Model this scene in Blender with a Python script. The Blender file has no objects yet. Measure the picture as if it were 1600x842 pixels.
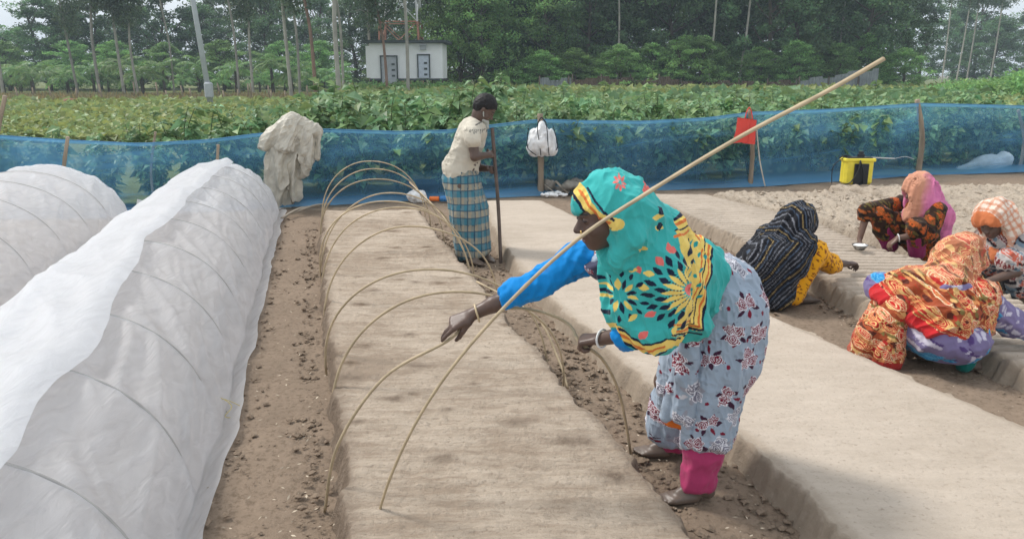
import bpy, math, random
import numpy as np
from mathutils import Vector, Matrix, Quaternion
R = math.radians
random.seed(7)
sc = bpy.context.scene
COL = sc.collection
# ---------------- camera, world, sun, exposure ----------------
H, F, PITCH = 1.72, 1200.0, 14.3
cd = bpy.data.cameras.new('camera'); cam = bpy.data.objects.new('camera', cd); COL.objects.link(cam)
cam.location = (0, 0, H); cam.rotation_euler = (R(90 - PITCH), 0, 0)
cd.lens = 27.0; cd.sensor_width = 36.0; cd.clip_start = 0.05; cd.clip_end = 3000
sc.camera = cam
SUN_EL, SUN_AZ = R(50), R(-62)        # azimuth clockwise from +Y; the sun stands high to the left, a little behind
w = bpy.data.worlds.new('World'); sc.world = w; w.use_nodes = True
nt = w.node_tree; nt.nodes.clear()
sky = nt.nodes.new('ShaderNodeTexSky'); sky.sky_type = 'NISHITA'; sky.sun_disc = False
sky.sun_elevation = SUN_EL; sky.sun_rotation = SUN_AZ; sky.air_density = 1.0; sky.dust_density = 4.0; sky.ozone_density = 1.0
hs = nt.nodes.new('ShaderNodeHueSaturation'); hs.inputs['Saturation'].default_value = 0.42; hs.inputs['Value'].default_value = 1.25
bg = nt.nodes.new('ShaderNodeBackground'); bg.inputs[1].default_value = 0.118
wo = nt.nodes.new('ShaderNodeOutputWorld')
cl_ = nt.nodes.new('ShaderNodeMixRGB'); cl_.inputs[0].default_value = .80; cl_.inputs[2].default_value = (7.7, 8.2, 8.7, 1)      # thin bright cloud over the sky
nt.links.new(sky.outputs[0], hs.inputs['Color']); nt.links.new(hs.outputs[0], cl_.inputs[1]); nt.links.new(cl_.outputs[0], bg.inputs[0]); nt.links.new(bg.outputs[0], wo.inputs[0])
sl = bpy.data.lights.new('sun', 'SUN'); sl.energy = 2.4; sl.angle = R(11); sl.color = (1.0, 0.965, 0.91)
so = bpy.data.objects.new('sun', sl); COL.objects.link(so)
sd = Vector((math.sin(SUN_AZ) * math.cos(SUN_EL), math.cos(SUN_AZ) * math.cos(SUN_EL), math.sin(SUN_EL)))
so.rotation_euler = (-sd).to_track_quat('-Z', 'Y').to_euler()
sc.view_settings.view_transform = 'Standard'; sc.view_settings.look = 'None'
sc.view_settings.exposure = 0.22; sc.view_settings.gamma = 1.0; sc.view_settings.use_curve_mapping = False
sc.render.engine = 'CYCLES'; sc.cycles.max_bounces = 8; sc.cycles.transparent_max_bounces = 16
sc.cycles.diffuse_bounces = 3; sc.cycles.glossy_bounces = 2; sc.cycles.volume_bounces = 0
sc.cycles.use_denoising = True

# ---------------- measuring helpers (photo pixel -> real point at a known distance / height) ----------------
_p = R(PITCH); CP, SP = math.cos(_p), math.sin(_p)
def ray(u, v):
    a = (u - 800) / F; b = (421 - v) / F
    return np.array([a, CP + b * SP, -SP + b * CP])
def P(u, v, Y):
    d = ray(u, v); return np.array([0, 0, H]) + d * (Y / d[1])
def G(u, v, z=0.0):
    d = ray(u, v); return np.array([0, 0, H]) + d * ((z - H) / d[2])
def nrm(a):
    a = np.asarray(a, float); return a / (np.linalg.norm(a) + 1e-12)
def lin(r, g, b):
    f = lambda c: (c / 255 / 12.92) if c <= 10 else ((c / 255 + .055) / 1.055) ** 2.4
    return np.array([f(r), f(g), f(b)])

# ---------------- numpy noise ----------------
def _hash(i, j, k, s):
    n = (i * 374761393 + j * 668265263 + k * 1274126177 + s * 974711) & 0xffffffff
    n = ((n ^ (n >> 13)) * 1103515245) & 0xffffffff
    n = ((n ^ (n >> 16)) * 2654435761) & 0xffffffff
    return ((n ^ (n >> 15)) & 0xffff) / 65535.0
def vn(Q, seed=0):
    Q = np.asarray(Q, float); i = np.floor(Q).astype(np.int64); f = Q - i; u = f * f * (3 - 2 * f); r = 0
    for a in (0, 1):
        for b in (0, 1):
            for c in (0, 1):
                wt = (u[:, 0] if a else 1 - u[:, 0]) * (u[:, 1] if b else 1 - u[:, 1]) * (u[:, 2] if c else 1 - u[:, 2])
                r = r + wt * _hash(i[:, 0] + a, i[:, 1] + b, i[:, 2] + c, seed)
    return r
def fbm(Q, o=3, seed=0):
    r = 0; a = .5; t = 0
    for k in range(o):
        r = r + a * vn(Q * (2 ** k), seed + k * 17); t += a; a *= .5
    return r / t
def folds(Q, d, freq, amp, seed=0, stretch=.13):
    """ridged folds running along direction d"""
    d = nrm(d); al = (Q @ d)[:, None] * d; W = (Q - al * (1 - stretch)) * freq
    W = W + .35 * np.stack([vn(W * .7 + 9, seed + 3), vn(W * .7 + 5, seed + 4), vn(W * .7 + 2, seed + 5)], 1)
    n = vn(W, seed); n2 = vn(W * 2.1 + 3, seed + 8); r1 = (1 - np.abs(2 * n - 1)) ** 1.5; r2 = (1 - np.abs(2 * n2 - 1)) ** 1.5
    return amp * 1.3 * (r1 * .66 + r2 * .34 - .42)

# ---------------- meshes ----------------
def link(o, parent=None):
    COL.objects.link(o)
    if parent is not None: o.parent = parent
    return o
def mesh(name, V, Fc, mat=None, parent=None, col=None, smooth=True, mats=None, mi=None):
    """V (n,3), Fc = list of arrays of equal-length faces"""
    me = bpy.data.meshes.new(name)
    V = np.asarray(V, np.float32)
    if not isinstance(Fc, (list, tuple)): Fc = [Fc]
    Fc = [np.asarray(f, np.int32) for f in Fc if len(f)]
    me.vertices.add(len(V)); me.vertices.foreach_set('co', V.ravel())
    li = np.concatenate([f.ravel() for f in Fc]); ln = np.concatenate([np.full(len(f), f.shape[1], np.int32) for f in Fc])
    me.loops.add(len(li)); me.loops.foreach_set('vertex_index', li)
    me.polygons.add(len(ln)); me.polygons.foreach_set('loop_start', np.concatenate([[0], np.cumsum(ln)[:-1]]).astype(np.int32))
    try: me.polygons.foreach_set('loop_total', ln)
    except Exception: pass
    me.update(calc_edges=True)
    me.polygons.foreach_set('use_smooth', np.full(len(ln), bool(smooth)))
    if col is not None:
        at = me.color_attributes.new('Col', 'FLOAT_COLOR', 'POINT')
        c = np.ones((len(V), 4), np.float32); c[:, :3] = col; at.data.foreach_set('color', c.ravel())
    for m in (mats or ([mat] if mat else [])): me.materials.append(m)
    if mi is not None: me.polygons.foreach_set('material_index', np.asarray(mi, np.int32))
    me.update()
    o = bpy.data.objects.new(name, me); link(o, parent)
    return o
def tag(o, label=None, cat=None, group=None, kind=None):
    if label: o['label'] = label
    if cat: o['category'] = cat
    if group: o['group'] = group
    if kind: o['kind'] = kind
    return o
def empty(name, loc, label=None, cat=None, group=None, kind=None):
    o = bpy.data.objects.new(name, None); COL.objects.link(o); o.location = loc; o.empty_display_size = .1
    return tag(o, label, cat, group, kind)
def rel(V, o):
    c = np.zeros(3)
    while o is not None: c = c + np.array(o.location); o = o.parent
    return np.asarray(V, float) - c
class MB:
    """collects simple shapes into one mesh (world coordinates)"""
    def __init__(s): s.V = []; s.F = {3: [], 4: []}; s.n = 0
    def add(s, V, Fc):
        V = np.asarray(V, float)
        for f in Fc: s.F[len(f)].append([i + s.n for i in f])
        s.V.append(V); s.n += len(V)
    def box(s, c, d, rot=None, bev=0.0):
        c = np.asarray(c, float); d = np.asarray(d, float) / 2
        if bev > 0:
            b = min(bev, d.min() * .45); pts = []; 
            import itertools
            for sx in (-1, 1):
                for sy in (-1, 1):
                    for sz in (-1, 1):
                        pts += [(sx * (d[0] - b), sy * (d[1] - b), sz * d[2]), (sx * (d[0] - b), sy * d[1], sz * (d[2] - b)), (sx * d[0], sy * (d[1] - b), sz * (d[2] - b))]
            import bmesh
            bm = bmesh.new(); vs = [bm.verts.new(p) for p in pts]; r = bmesh.ops.convex_hull(bm, input=vs)
            bm.verts.index_update(); V = np.array([v.co[:] for v in bm.verts]); Fc = [[v.index for v in f.verts] for f in bm.faces]; bm.free()
        else:
            V = np.array([(x, y, z) for x in (-d[0], d[0]) for y in (-d[1], d[1]) for z in (-d[2], d[2])])
            Fc = [(0, 1, 3, 2), (4, 6, 7, 5), (0, 4, 5, 1), (2, 3, 7, 6), (0, 2, 6, 4), (1, 5, 7, 3)]
        if rot is not None: V = V @ np.array(rot.to_3x3() if hasattr(rot, 'to_3x3') else rot).T
        s.add(V + c, Fc); return s
    def tube(s, pts, rad, n=8, flat=1.0, caps=True):
        pts = np.asarray(pts, float); m = len(pts)
        rad = np.full(m, rad) if np.isscalar(rad) else np.asarray(rad, float)
        T = np.gradient(pts, axis=0); T /= np.linalg.norm(T, axis=1)[:, None] + 1e-12
        ref = np.array([0, 0, 1.]) if abs(T[0][2]) < .9 else np.array([1., 0, 0]); V = []
        a = nrm(np.cross(T[0], ref))
        for i in range(m):
            a = nrm(a - T[i] * (a @ T[i])); b = np.cross(T[i], a)
            for k in range(n):
                t = 2 * math.pi * k / n; V.append(pts[i] + rad[i] * (math.cos(t) * a + flat * math.sin(t) * b))
        Fc = [(i * n + k, i * n + (k + 1) % n, (i + 1) * n + (k + 1) % n, (i + 1) * n + k) for i in range(m - 1) for k in range(n)]
        if caps:
            V += [pts[0], pts[-1]]; c0, c1 = m * n, m * n + 1
            Fc += [(c0, (k + 1) % n, k) for k in range(n)] + [(c1, (m - 1) * n + k, (m - 1) * n + (k + 1) % n) for k in range(n)]
        s.add(V, Fc); return s
    def lathe(s, c, prof, n=20):
        V = [(c[0] + r * math.cos(2 * math.pi * k / n), c[1] + r * math.sin(2 * math.pi * k / n), c[2] + z) for r, z in prof for k in range(n)]
        s.add(V, [(i * n + k, i * n + (k + 1) % n, (i + 1) * n + (k + 1) % n, (i + 1) * n + k) for i in range(len(prof) - 1) for k in range(n)]); return s
    def build(s, name, mat, parent=None, smooth=True, col=None):
        V = np.concatenate(s.V)
        if parent is not None: V = rel(V, parent)
        return mesh(name, V, [f for f in (s.F[3], s.F[4]) if f], mat, parent, smooth=smooth, col=col)
def spline(pts, n=40):
    pts = np.asarray(pts, float); m = len(pts); out = []
    for i in range(m - 1):
        p0 = pts[max(i - 1, 0)]; p1 = pts[i]; p2 = pts[i + 1]; p3 = pts[min(i + 2, m - 1)]
        k = max(2, n // (m - 1))
        for j in range(k):
            t = j / k; out.append(.5 * ((2 * p1) + (-p0 + p2) * t + (2 * p0 - 5 * p1 + 4 * p2 - p3) * t * t + (-p0 + 3 * p1 - 3 * p2 + p3) * t ** 3))
    out.append(pts[-1]); return np.array(out)

# ---------------- distance-field modelling for bodies, cloth and soft things ----------------
class Sdf:
    def __init__(s): s.ops = []
    def cone(s, a, b, ra, rb=None, k=.02, op='u'):
        s.ops.append((op, 'cone', np.asarray(a, float), np.asarray(b, float), ra, ra if rb is None else rb, k)); return s
    def ell(s, c, r, M=None, k=.02, op='u'):
        r = np.array([r] * 3 if np.isscalar(r) else r, float); M = np.eye(3) if M is None else np.asarray(M, float)
        s.ops.append((op, 'ell', np.asarray(c, float), r, M, None, k)); return s
    def chain(s, pts, rad, k=.015):
        for i in range(len(pts) - 1): s.cone(pts[i], pts[i + 1], rad[i], rad[i + 1], k)
        return s
    def plane(s, p, n):                  # keep the side the normal points away from
        s.ops.append(('p', 'plane', np.asarray(p, float), nrm(n), 0, 0, 0)); return s
    def shell(s, t):
        s.ops.append(('s', 'shell', t, 0, 0, 0, 0)); return s
    def run(s, vox):
        lo = []; hi = []
        for o in s.ops:
            if o[0] != 'u': continue
            if o[1] == 'cone': m = max(o[4], o[5]); lo.append(np.minimum(o[2], o[3]) - m); hi.append(np.maximum(o[2], o[3]) + m)
            else: m = np.abs(o[4]) .T @ o[3] if o[4] is not None else o[3]; m = np.sqrt((o[4].T ** 2) @ (o[3] ** 2)); lo.append(o[2] - m); hi.append(o[2] + m)
        lo = np.min(lo, 0) - vox * 3; hi = np.max(hi, 0) + vox * 3
        n = np.ceil((hi - lo) / vox).astype(int) + 1
        ax = [(lo[i] + vox * np.arange(n[i])).astype(np.float32) for i in range(3)]
        D = np.full(n, 1.0, np.float32)
        for op, kind, a, b, c, d, k in s.ops:
            if kind == 'plane':
                D = np.maximum(D, (ax[0][:, None, None] - a[0]) * b[0] + (ax[1][None, :, None] - a[1]) * b[1] + (ax[2][None, None, :] - a[2]) * b[2]).astype(np.float32); continue
            if kind == 'shell': D = np.maximum(D, -(D + a)); continue
            if kind == 'cone': m = max(c, d) + k + 3 * vox; l = np.minimum(a, b) - m; h = np.maximum(a, b) + m
            else: m = np.sqrt((c.T ** 2) @ (b ** 2)) + k + 3 * vox; l = a - m; h = a + m
            i0 = np.clip(np.floor((l - lo) / vox).astype(int), 0, n); i1 = np.clip(np.ceil((h - lo) / vox).astype(int) + 1, 0, n)
            if (i1 <= i0).any(): continue
            x = ax[0][i0[0]:i1[0], None, None]; y = ax[1][None, i0[1]:i1[1], None]; z = ax[2][None, None, i0[2]:i1[2]]
            if kind == 'cone':
                v = (b - a).astype(np.float32); L = float(v @ v) + 1e-9
                t = np.clip(((x - a[0]) * v[0] + (y - a[1]) * v[1] + (z - a[2]) * v[2]) / L, 0, 1)
                q = np.sqrt((x - a[0] - t * v[0]) ** 2 + (y - a[1] - t * v[1]) ** 2 + (z - a[2] - t * v[2]) ** 2) - (c + (d - c) * t)
            else:
                px, py, pz = x - a[0], y - a[1], z - a[2]
                q0 = [c[i][0] * px + c[i][1] * py + c[i][2] * pz for i in range(3)]
                k0 = np.sqrt((q0[0] / b[0]) ** 2 + (q0[1] / b[1]) ** 2 + (q0[2] / b[2]) ** 2)
                k1 = np.sqrt((q0[0] / b[0] ** 2) ** 2 + (q0[1] / b[1] ** 2) ** 2 + (q0[2] / b[2] ** 2) ** 2) + 1e-6
                q = k0 * (k0 - 1) / k1
            S = (slice(i0[0], i1[0]), slice(i0[1], i1[1]), slice(i0[2], i1[2])); A = D[S]
            if op == 'u':
                hh = np.clip(.5 + .5 * (q - A) / k, 0, 1); D[S] = q + (A - q) * hh - k * hh * (1 - hh)
            else:
                q = -q; hh = np.clip(.5 - .5 * (q - A) / k, 0, 1); D[S] = q + (A - q) * hh + k * hh * (1 - hh)
        return nets(D, lo, vox)
def nets(D, lo, vox):
    s = D < 0
    c = sum(s[a:s.shape[0] - 1 + a, b:s.shape[1] - 1 + b, d:s.shape[2] - 1 + d].astype(np.int8) for a in (0, 1) for b in (0, 1) for d in (0, 1))
    act = (c > 0) & (c < 8); ijk = np.argwhere(act)
    idx = np.full(act.shape, -1, np.int32); idx[act] = np.arange(len(ijk))
    cor = [(a, b, d) for a in (0, 1) for b in (0, 1) for d in (0, 1)]
    vals = [D[ijk[:, 0] + a, ijk[:, 1] + b, ijk[:, 2] + d] for a, b, d in cor]
    acc = np.zeros((len(ijk), 3)); cnt = np.zeros(len(ijk))
    for i in range(8):
        for j in range(i + 1, 8):
            if sum(abs(cor[i][m] - cor[j][m]) for m in range(3)) != 1: continue
            va, vb = vals[i], vals[j]; x = (va < 0) != (vb < 0); t = np.where(x, va / np.where(x, va - vb, 1), 0)
            ci = np.array(cor[i], float); cj = np.array(cor[j], float)
            acc += (ci + t[:, None] * (cj - ci)) * x[:, None]; cnt += x
    V = lo + vox * (ijk + acc / cnt[:, None]); Q = []
    for axn in range(3):
        s0 = [slice(None)] * 3; s1 = [slice(None)] * 3; s0[axn] = slice(0, -1); s1[axn] = slice(1, None)
        ch = s[tuple(s0)] != s[tuple(s1)]; e = np.argwhere(ch); o1, o2 = [(1, 2), (2, 0), (0, 1)][axn]
        e = e[(e[:, o1] > 0) & (e[:, o2] > 0) & (e[:, o1] < s.shape[o1] - 1) & (e[:, o2] < s.shape[o2] - 1)]
        ins = s[e[:, 0], e[:, 1], e[:, 2]]
        def cell(d1, d2):
            g = e.copy(); g[:, o1] += d1; g[:, o2] += d2; return idx[g[:, 0], g[:, 1], g[:, 2]]
        q = np.stack([cell(-1, -1), cell(0, -1), cell(0, 0), cell(-1, 0)], 1)
        q[~ins] = q[~ins][:, ::-1]; Q.append(q)
    Q = np.concatenate(Q); Q = Q[(Q >= 0).all(1)]
    return V, Q
def vnormals(V, Q):
    fn = np.cross(V[Q[:, 2]] - V[Q[:, 0]], V[Q[:, 3]] - V[Q[:, 1]]); N = np.zeros_like(V)
    for k in range(4):
        for a in range(3): N[:, a] += np.bincount(Q[:, k], fn[:, a], len(V))
    return N / (np.linalg.norm(N, axis=1)[:, None] + 1e-12)
def relax(V, Q, it=2, w=.5):
    for _ in range(it):
        A = np.zeros_like(V); c = np.zeros(len(V))
        for k in range(4):
            a, b = Q[:, k], Q[:, (k + 1) % 4]
            for x in range(3): A[:, x] += np.bincount(a, V[b, x], len(V))
            c += np.bincount(a, minlength=len(V))
        V = V * (1 - w) + w * A / np.maximum(c, 1)[:, None]
    return V
def refine(V, Q):
    n = len(V); E = np.stack([Q, np.roll(Q, -1, 1)], 2).reshape(-1, 2); E.sort(1); key = E[:, 0].astype(np.int64) * n + E[:, 1]; uq, inv = np.unique(key, return_inverse=True)
    mid = (V[uq // n] + V[uq % n]) / 2; fc = V[Q].mean(1); V2 = np.concatenate([V, mid, fc]); e = n + inv.reshape(-1, 4); c = n + len(mid) + np.arange(len(Q))
    return V2, np.concatenate([np.stack([Q[:, k], e[:, k], c, e[:, k - 1]], 1) for k in range(4)])
def soft(name, S, vox, mat, parent, colf=None, dispf=None, it=2, sub=0):
    V, Q = S.run(vox); V = relax(V, Q, it)
    for _ in range(sub): V, Q = refine(V, Q); V = relax(V, Q, 1, .4)
    N = vnormals(V, Q); C = colf(V, N) if callable(colf) else (np.tile(colf, (len(V), 1)) if colf is not None else None)
    if dispf is not None:
        V = V + N * dispf(V, N)[:, None]
        if mat.name == 'cloth': V = V + N * (folds(V, (.35, .2, -1), 24, .010 if vox < .0062 else (.006 if vox < .0078 else .002), 91, .18) + (1 - np.abs(2 * vn(V * 26 + 2 * np.stack([vn(V * 9, 5)] * 3, 1), 77) - 1)) ** 2 * .0045 - .002)[:, None]
    return mesh(name, rel(V, parent) if parent is not None else V, Q, mat, parent, col=C)

# ---------------- materials ----------------
MATS = {}
def mat(name, color=(.5, .5, .5), rough=.8, attr=False, bump=0.0, bscale=40, vary=0.0, vscale=6, metal=0.0, trans=0.0, spec=.3, alpha=None, sheen=0.0, rnd=0.0, stretch=None):
    m = bpy.data.materials.new(name); m.use_nodes = True; n = m.node_tree; n.nodes.clear(); L = n.links.new
    out = n.nodes.new('ShaderNodeOutputMaterial'); b = n.nodes.new('ShaderNodeBsdfPrincipled')
    b.inputs['Roughness'].default_value = rough; b.inputs['Metallic'].default_value = metal; b.inputs['Specular IOR Level'].default_value = spec
    if sheen: b.inputs['Sheen Weight'].default_value = sheen
    c = None
    if attr:
        a = n.nodes.new('ShaderNodeAttribute'); a.attribute_name = 'Col'; c = a.outputs['Color']
    else:
        r = n.nodes.new('ShaderNodeRGB'); r.outputs[0].default_value = (*color, 1); c = r.outputs[0]
    tc = n.nodes.new('ShaderNodeTexCoord'); mp = n.nodes.new('ShaderNodeMapping'); L(tc.outputs['Object'], mp.inputs[0])
    if stretch: mp.inputs['Scale'].default_value = stretch
    if vary > 0:
        t = n.nodes.new('ShaderNodeTexNoise'); t.inputs['Scale'].default_value = vscale; t.inputs['Detail'].default_value = 6; L(mp.outputs[0], t.inputs[0])
        mr = n.nodes.new('ShaderNodeMapRange'); mr.inputs[1].default_value = .3; mr.inputs[2].default_value = .7; mr.inputs[3].default_value = 1 - vary; mr.inputs[4].default_value = 1 + vary; L(t.outputs[0], mr.inputs[0])
        h = n.nodes.new('ShaderNodeHueSaturation'); L(c, h.inputs['Color']); L(mr.outputs[0], h.inputs['Value']); c = h.outputs[0]
    if rnd > 0:
        oi = n.nodes.new('ShaderNodeObjectInfo'); mr = n.nodes.new('ShaderNodeMapRange'); mr.inputs[3].default_value = 1 - rnd; mr.inputs[4].default_value = 1 + rnd; L(oi.outputs['Random'], mr.inputs[0])
        h = n.nodes.new('ShaderNodeHueSaturation'); L(c, h.inputs['Color']); L(mr.outputs[0], h.inputs['Value']); c = h.outputs[0]
    L(c, b.inputs['Base Color'])
    if bump > 0:
        t = n.nodes.new('ShaderNodeTexNoise'); t.inputs['Scale'].default_value = bscale; t.inputs['Detail'].default_value = 5; L(mp.outputs[0], t.inputs[0])
        bp = n.nodes.new('ShaderNodeBump'); bp.inputs['Strength'].default_value = 1; bp.inputs['Distance'].default_value = bump; L(t.outputs[0], bp.inputs['Height']); L(bp.outputs[0], b.inputs['Normal'])
    sh = b.outputs[0]
    if trans > 0:
        tr = n.nodes.new('ShaderNodeBsdfTranslucent'); L(c, tr.inputs[0]); mx = n.nodes.new('ShaderNodeMixShader'); mx.inputs[0].default_value = trans
        L(sh, mx.inputs[1]); L(tr.outputs[0], mx.inputs[2]); sh = mx.outputs[0]
    if alpha is not None:
        tp = n.nodes.new('ShaderNodeBsdfTransparent'); mx = n.nodes.new('ShaderNodeMixShader'); mx.inputs[0].default_value = alpha
        L(tp.outputs[0], mx.inputs[1]); L(sh, mx.inputs[2]); sh = mx.outputs[0]
    L(sh, out.inputs[0]); MATS[name] = m; return m
M_skin = mat('skin', attr=True, rough=.42, spec=.45, bump=.0006, bscale=160, vary=.12, vscale=25)
M_cloth = mat('cloth', attr=True, rough=.85, spec=.15, bump=.0012, bscale=220, vary=.05, vscale=14, sheen=.1)
M_hair = mat('hair', (.012, .01, .01), rough=.6, bump=.004, bscale=90)
M_bamboo = mat('bamboo', (.42, .33, .21), rough=.55, vary=.22, vscale=12, bump=.002, bscale=60, rnd=.15)
M_bamboo_dark = mat('bamboo_dark', (.20, .15, .10), rough=.6, vary=.3, vscale=14, bump=.002, bscale=60)
M_post = mat('weathered_bamboo', (.30, .235, .17), rough=.8, vary=.3, vscale=9, bump=.004, bscale=50, stretch=(1, 1, .3))
# ---------------- ground ----------------
def soil_mat(name, c1, c2, c3, bump=.02, bs=30, streak=1.0, damp=.5, dark_spots=False, side=None):
    m = bpy.data.materials.new(name); m.use_nodes = True; n = m.node_tree; n.nodes.clear(); L = n.links.new
    out = n.nodes.new('ShaderNodeOutputMaterial'); b = n.nodes.new('ShaderNodeBsdfPrincipled'); b.inputs['Roughness'].default_value = .95; b.inputs['Specular IOR Level'].default_value = .1
    tc = n.nodes.new('ShaderNodeTexCoord'); mp = n.nodes.new('ShaderNodeMapping'); mp.inputs['Scale'].default_value = (1, streak, 1); mp.inputs['Rotation'].default_value = (0, 0, R(2)); L(tc.outputs['Object'], mp.inputs[0])
    def noise(s, d=8, src=None, r=.6):
        t = n.nodes.new('ShaderNodeTexNoise'); t.inputs['Scale'].default_value = s; t.inputs['Detail'].default_value = d; t.inputs['Roughness'].default_value = r; L(src or mp.outputs[0], t.inputs[0]); return t.outputs[0]
    n1 = noise(1.1, 4, tc.outputs['Object']); n2 = noise(9 if streak < 2 else 4.2, 8, None, .72); n3 = noise(bs, 6, tc.outputs['Object'], .7)
    r1 = n.nodes.new('ShaderNodeValToRGB'); r1.color_ramp.elements[0].position = .38 if not dark_spots else .43; r1.color_ramp.elements[1].position = .62 if not dark_spots else .59
    r1.color_ramp.elements[0].color = (*c2, 1); r1.color_ramp.elements[1].color = (*c1, 1)
    a = n.nodes.new('ShaderNodeMath'); a.operation = 'MULTIPLY_ADD'; a.inputs[1].default_value = .55; L(n2, a.inputs[0])
    a2 = n.nodes.new('ShaderNodeMath'); a2.operation = 'MULTIPLY'; a2.inputs[1].default_value = .45; L(n1, a2.inputs[0]); L(a2.outputs[0], a.inputs[2]); L(a.outputs[0], r1.inputs[0])
    r3 = n.nodes.new('ShaderNodeValToRGB'); r3.color_ramp.elements[0].position = .36 if streak < 2 else .32; r3.color_ramp.elements[1].position = .5 if streak < 2 else .44
    r3.color_ramp.elements[0].color = (0, 0, 0, 1); r3.color_ramp.elements[1].color = (1, 1, 1, 1); L(n3, r3.inputs[0])
    mx = n.nodes.new('ShaderNodeMixRGB'); L(r3.outputs[0], mx.inputs[0]); mx.inputs[1].default_value = (*c3, 1); L(r1.outputs[0], mx.inputs[2]); c = mx.outputs[0]
    if dark_spots:
        vo = n.nodes.new('ShaderNodeTexVoronoi'); vo.inputs['Scale'].default_value = 2.4; mp2 = n.nodes.new('ShaderNodeMapping'); mp2.inputs['Scale'].default_value = (1, 1.7, 1); L(tc.outputs['Object'], mp2.inputs[0])
        ad = n.nodes.new('ShaderNodeMixRGB'); ad.blend_type = 'ADD'; ad.inputs[0].default_value = .12; L(mp2.outputs[0], ad.inputs[1]); tn = n.nodes.new('ShaderNodeTexNoise'); tn.inputs['Scale'].default_value = 14; L(tc.outputs['Object'], tn.inputs[0]); L(tn.outputs['Color'], ad.inputs[2]); L(ad.outputs[0], vo.inputs[0])
        r4 = n.nodes.new('ShaderNodeValToRGB'); r4.color_ramp.elements[0].position = .05; r4.color_ramp.elements[1].position = .24; r4.color_ramp.elements[0].color = (.50, .46, .42, 1); r4.color_ramp.elements[1].color = (1, 1, 1, 1); L(vo.outputs[0], r4.inputs[0])
        m2 = n.nodes.new('ShaderNodeMixRGB'); m2.blend_type = 'MULTIPLY'; m2.inputs[0].default_value = 1; L(c, m2.inputs[1]); L(r4.outputs[0], m2.inputs[2]); c = m2.outputs[0]
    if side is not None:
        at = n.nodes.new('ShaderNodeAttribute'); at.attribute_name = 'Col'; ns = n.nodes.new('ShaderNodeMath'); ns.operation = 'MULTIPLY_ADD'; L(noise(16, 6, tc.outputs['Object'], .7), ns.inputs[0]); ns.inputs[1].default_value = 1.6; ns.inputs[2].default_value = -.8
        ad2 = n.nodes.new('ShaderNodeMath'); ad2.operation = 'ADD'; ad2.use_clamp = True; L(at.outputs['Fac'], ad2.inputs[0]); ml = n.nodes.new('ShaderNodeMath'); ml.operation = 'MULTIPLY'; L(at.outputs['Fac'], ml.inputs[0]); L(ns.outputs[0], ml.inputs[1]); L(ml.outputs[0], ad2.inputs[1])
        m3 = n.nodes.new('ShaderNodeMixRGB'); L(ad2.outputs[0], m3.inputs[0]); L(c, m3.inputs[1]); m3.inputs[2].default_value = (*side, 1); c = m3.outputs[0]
    L(c, b.inputs['Base Color'])
    bp = n.nodes.new('ShaderNodeBump'); bp.inputs['Distance'].default_value = bump; bp.inputs['Strength'].default_value = .8; s = n.nodes.new('ShaderNodeMath'); s.operation = 'ADD'; L(n2, s.inputs[0]); L(n3, s.inputs[1]); L(s.outputs[0], bp.inputs['Height']); L(bp.outputs[0], b.inputs['Normal'])
    L(b.outputs[0], out.inputs[0]); return m
M_path = soil_mat('path_soil', (.285, .215, .158), (.222, .167, .122), (.175, .13, .093), .012, 34)
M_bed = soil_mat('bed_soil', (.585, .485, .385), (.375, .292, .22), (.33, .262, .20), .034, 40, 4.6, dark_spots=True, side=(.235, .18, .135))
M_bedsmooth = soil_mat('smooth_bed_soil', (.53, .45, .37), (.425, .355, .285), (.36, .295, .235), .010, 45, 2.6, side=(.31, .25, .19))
M_clod = soil_mat('cloddy_soil', (.52, .44, .35), (.42, .345, .27), (.30, .245, .19), .03, 26)

# ground fan: one sheet, fine near the viewer, reaching the horizon
rows = np.concatenate([np.linspace(-1.5, 1.2, 8), np.geomspace(1.3 + 3, 17 + 3, 330) - 3, np.geomspace(22, 570, 30)])
cols = np.concatenate([np.linspace(-2.4, -.72, 30), np.linspace(-.70, .95, 560), np.linspace(.97, 2.6, 30)])
gx = cols[None, :] * (rows[:, None] + 3.0) * .93; gy = np.repeat(rows[:, None], len(cols), 1)
gv = np.stack([gx.ravel(), gy.ravel(), np.zeros(gx.size)], 1)
near = np.clip((18 - gv[:, 1]) / 4, 0, 1) * (gv[:, 1] > .5)
g = (fbm(gv * 2.5, 3, 5) - .5) * .05 + (fbm(gv * 11, 3, 9) - .5) * .018
cl = np.clip(vn(gv * 22, 31) - .66, 0, 1) * .035 * np.clip(vn(gv * 2.3, 77) * 2 - .5, 0, 1)
gv[:, 2] = (g + cl) * near - .01
ni, nj = gx.shape
def gridf(ni, nj):
    i, j = np.meshgrid(np.arange(ni - 1), np.arange(nj - 1), indexing='ij'); a = (i * nj + j).ravel()
    return np.stack([a, a + 1, a + nj + 1, a + nj], 1)
tag(mesh('ground', gv, gridf(ni, nj), M_path), 'trodden brown soil paths between the raised beds', kind='structure')

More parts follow.
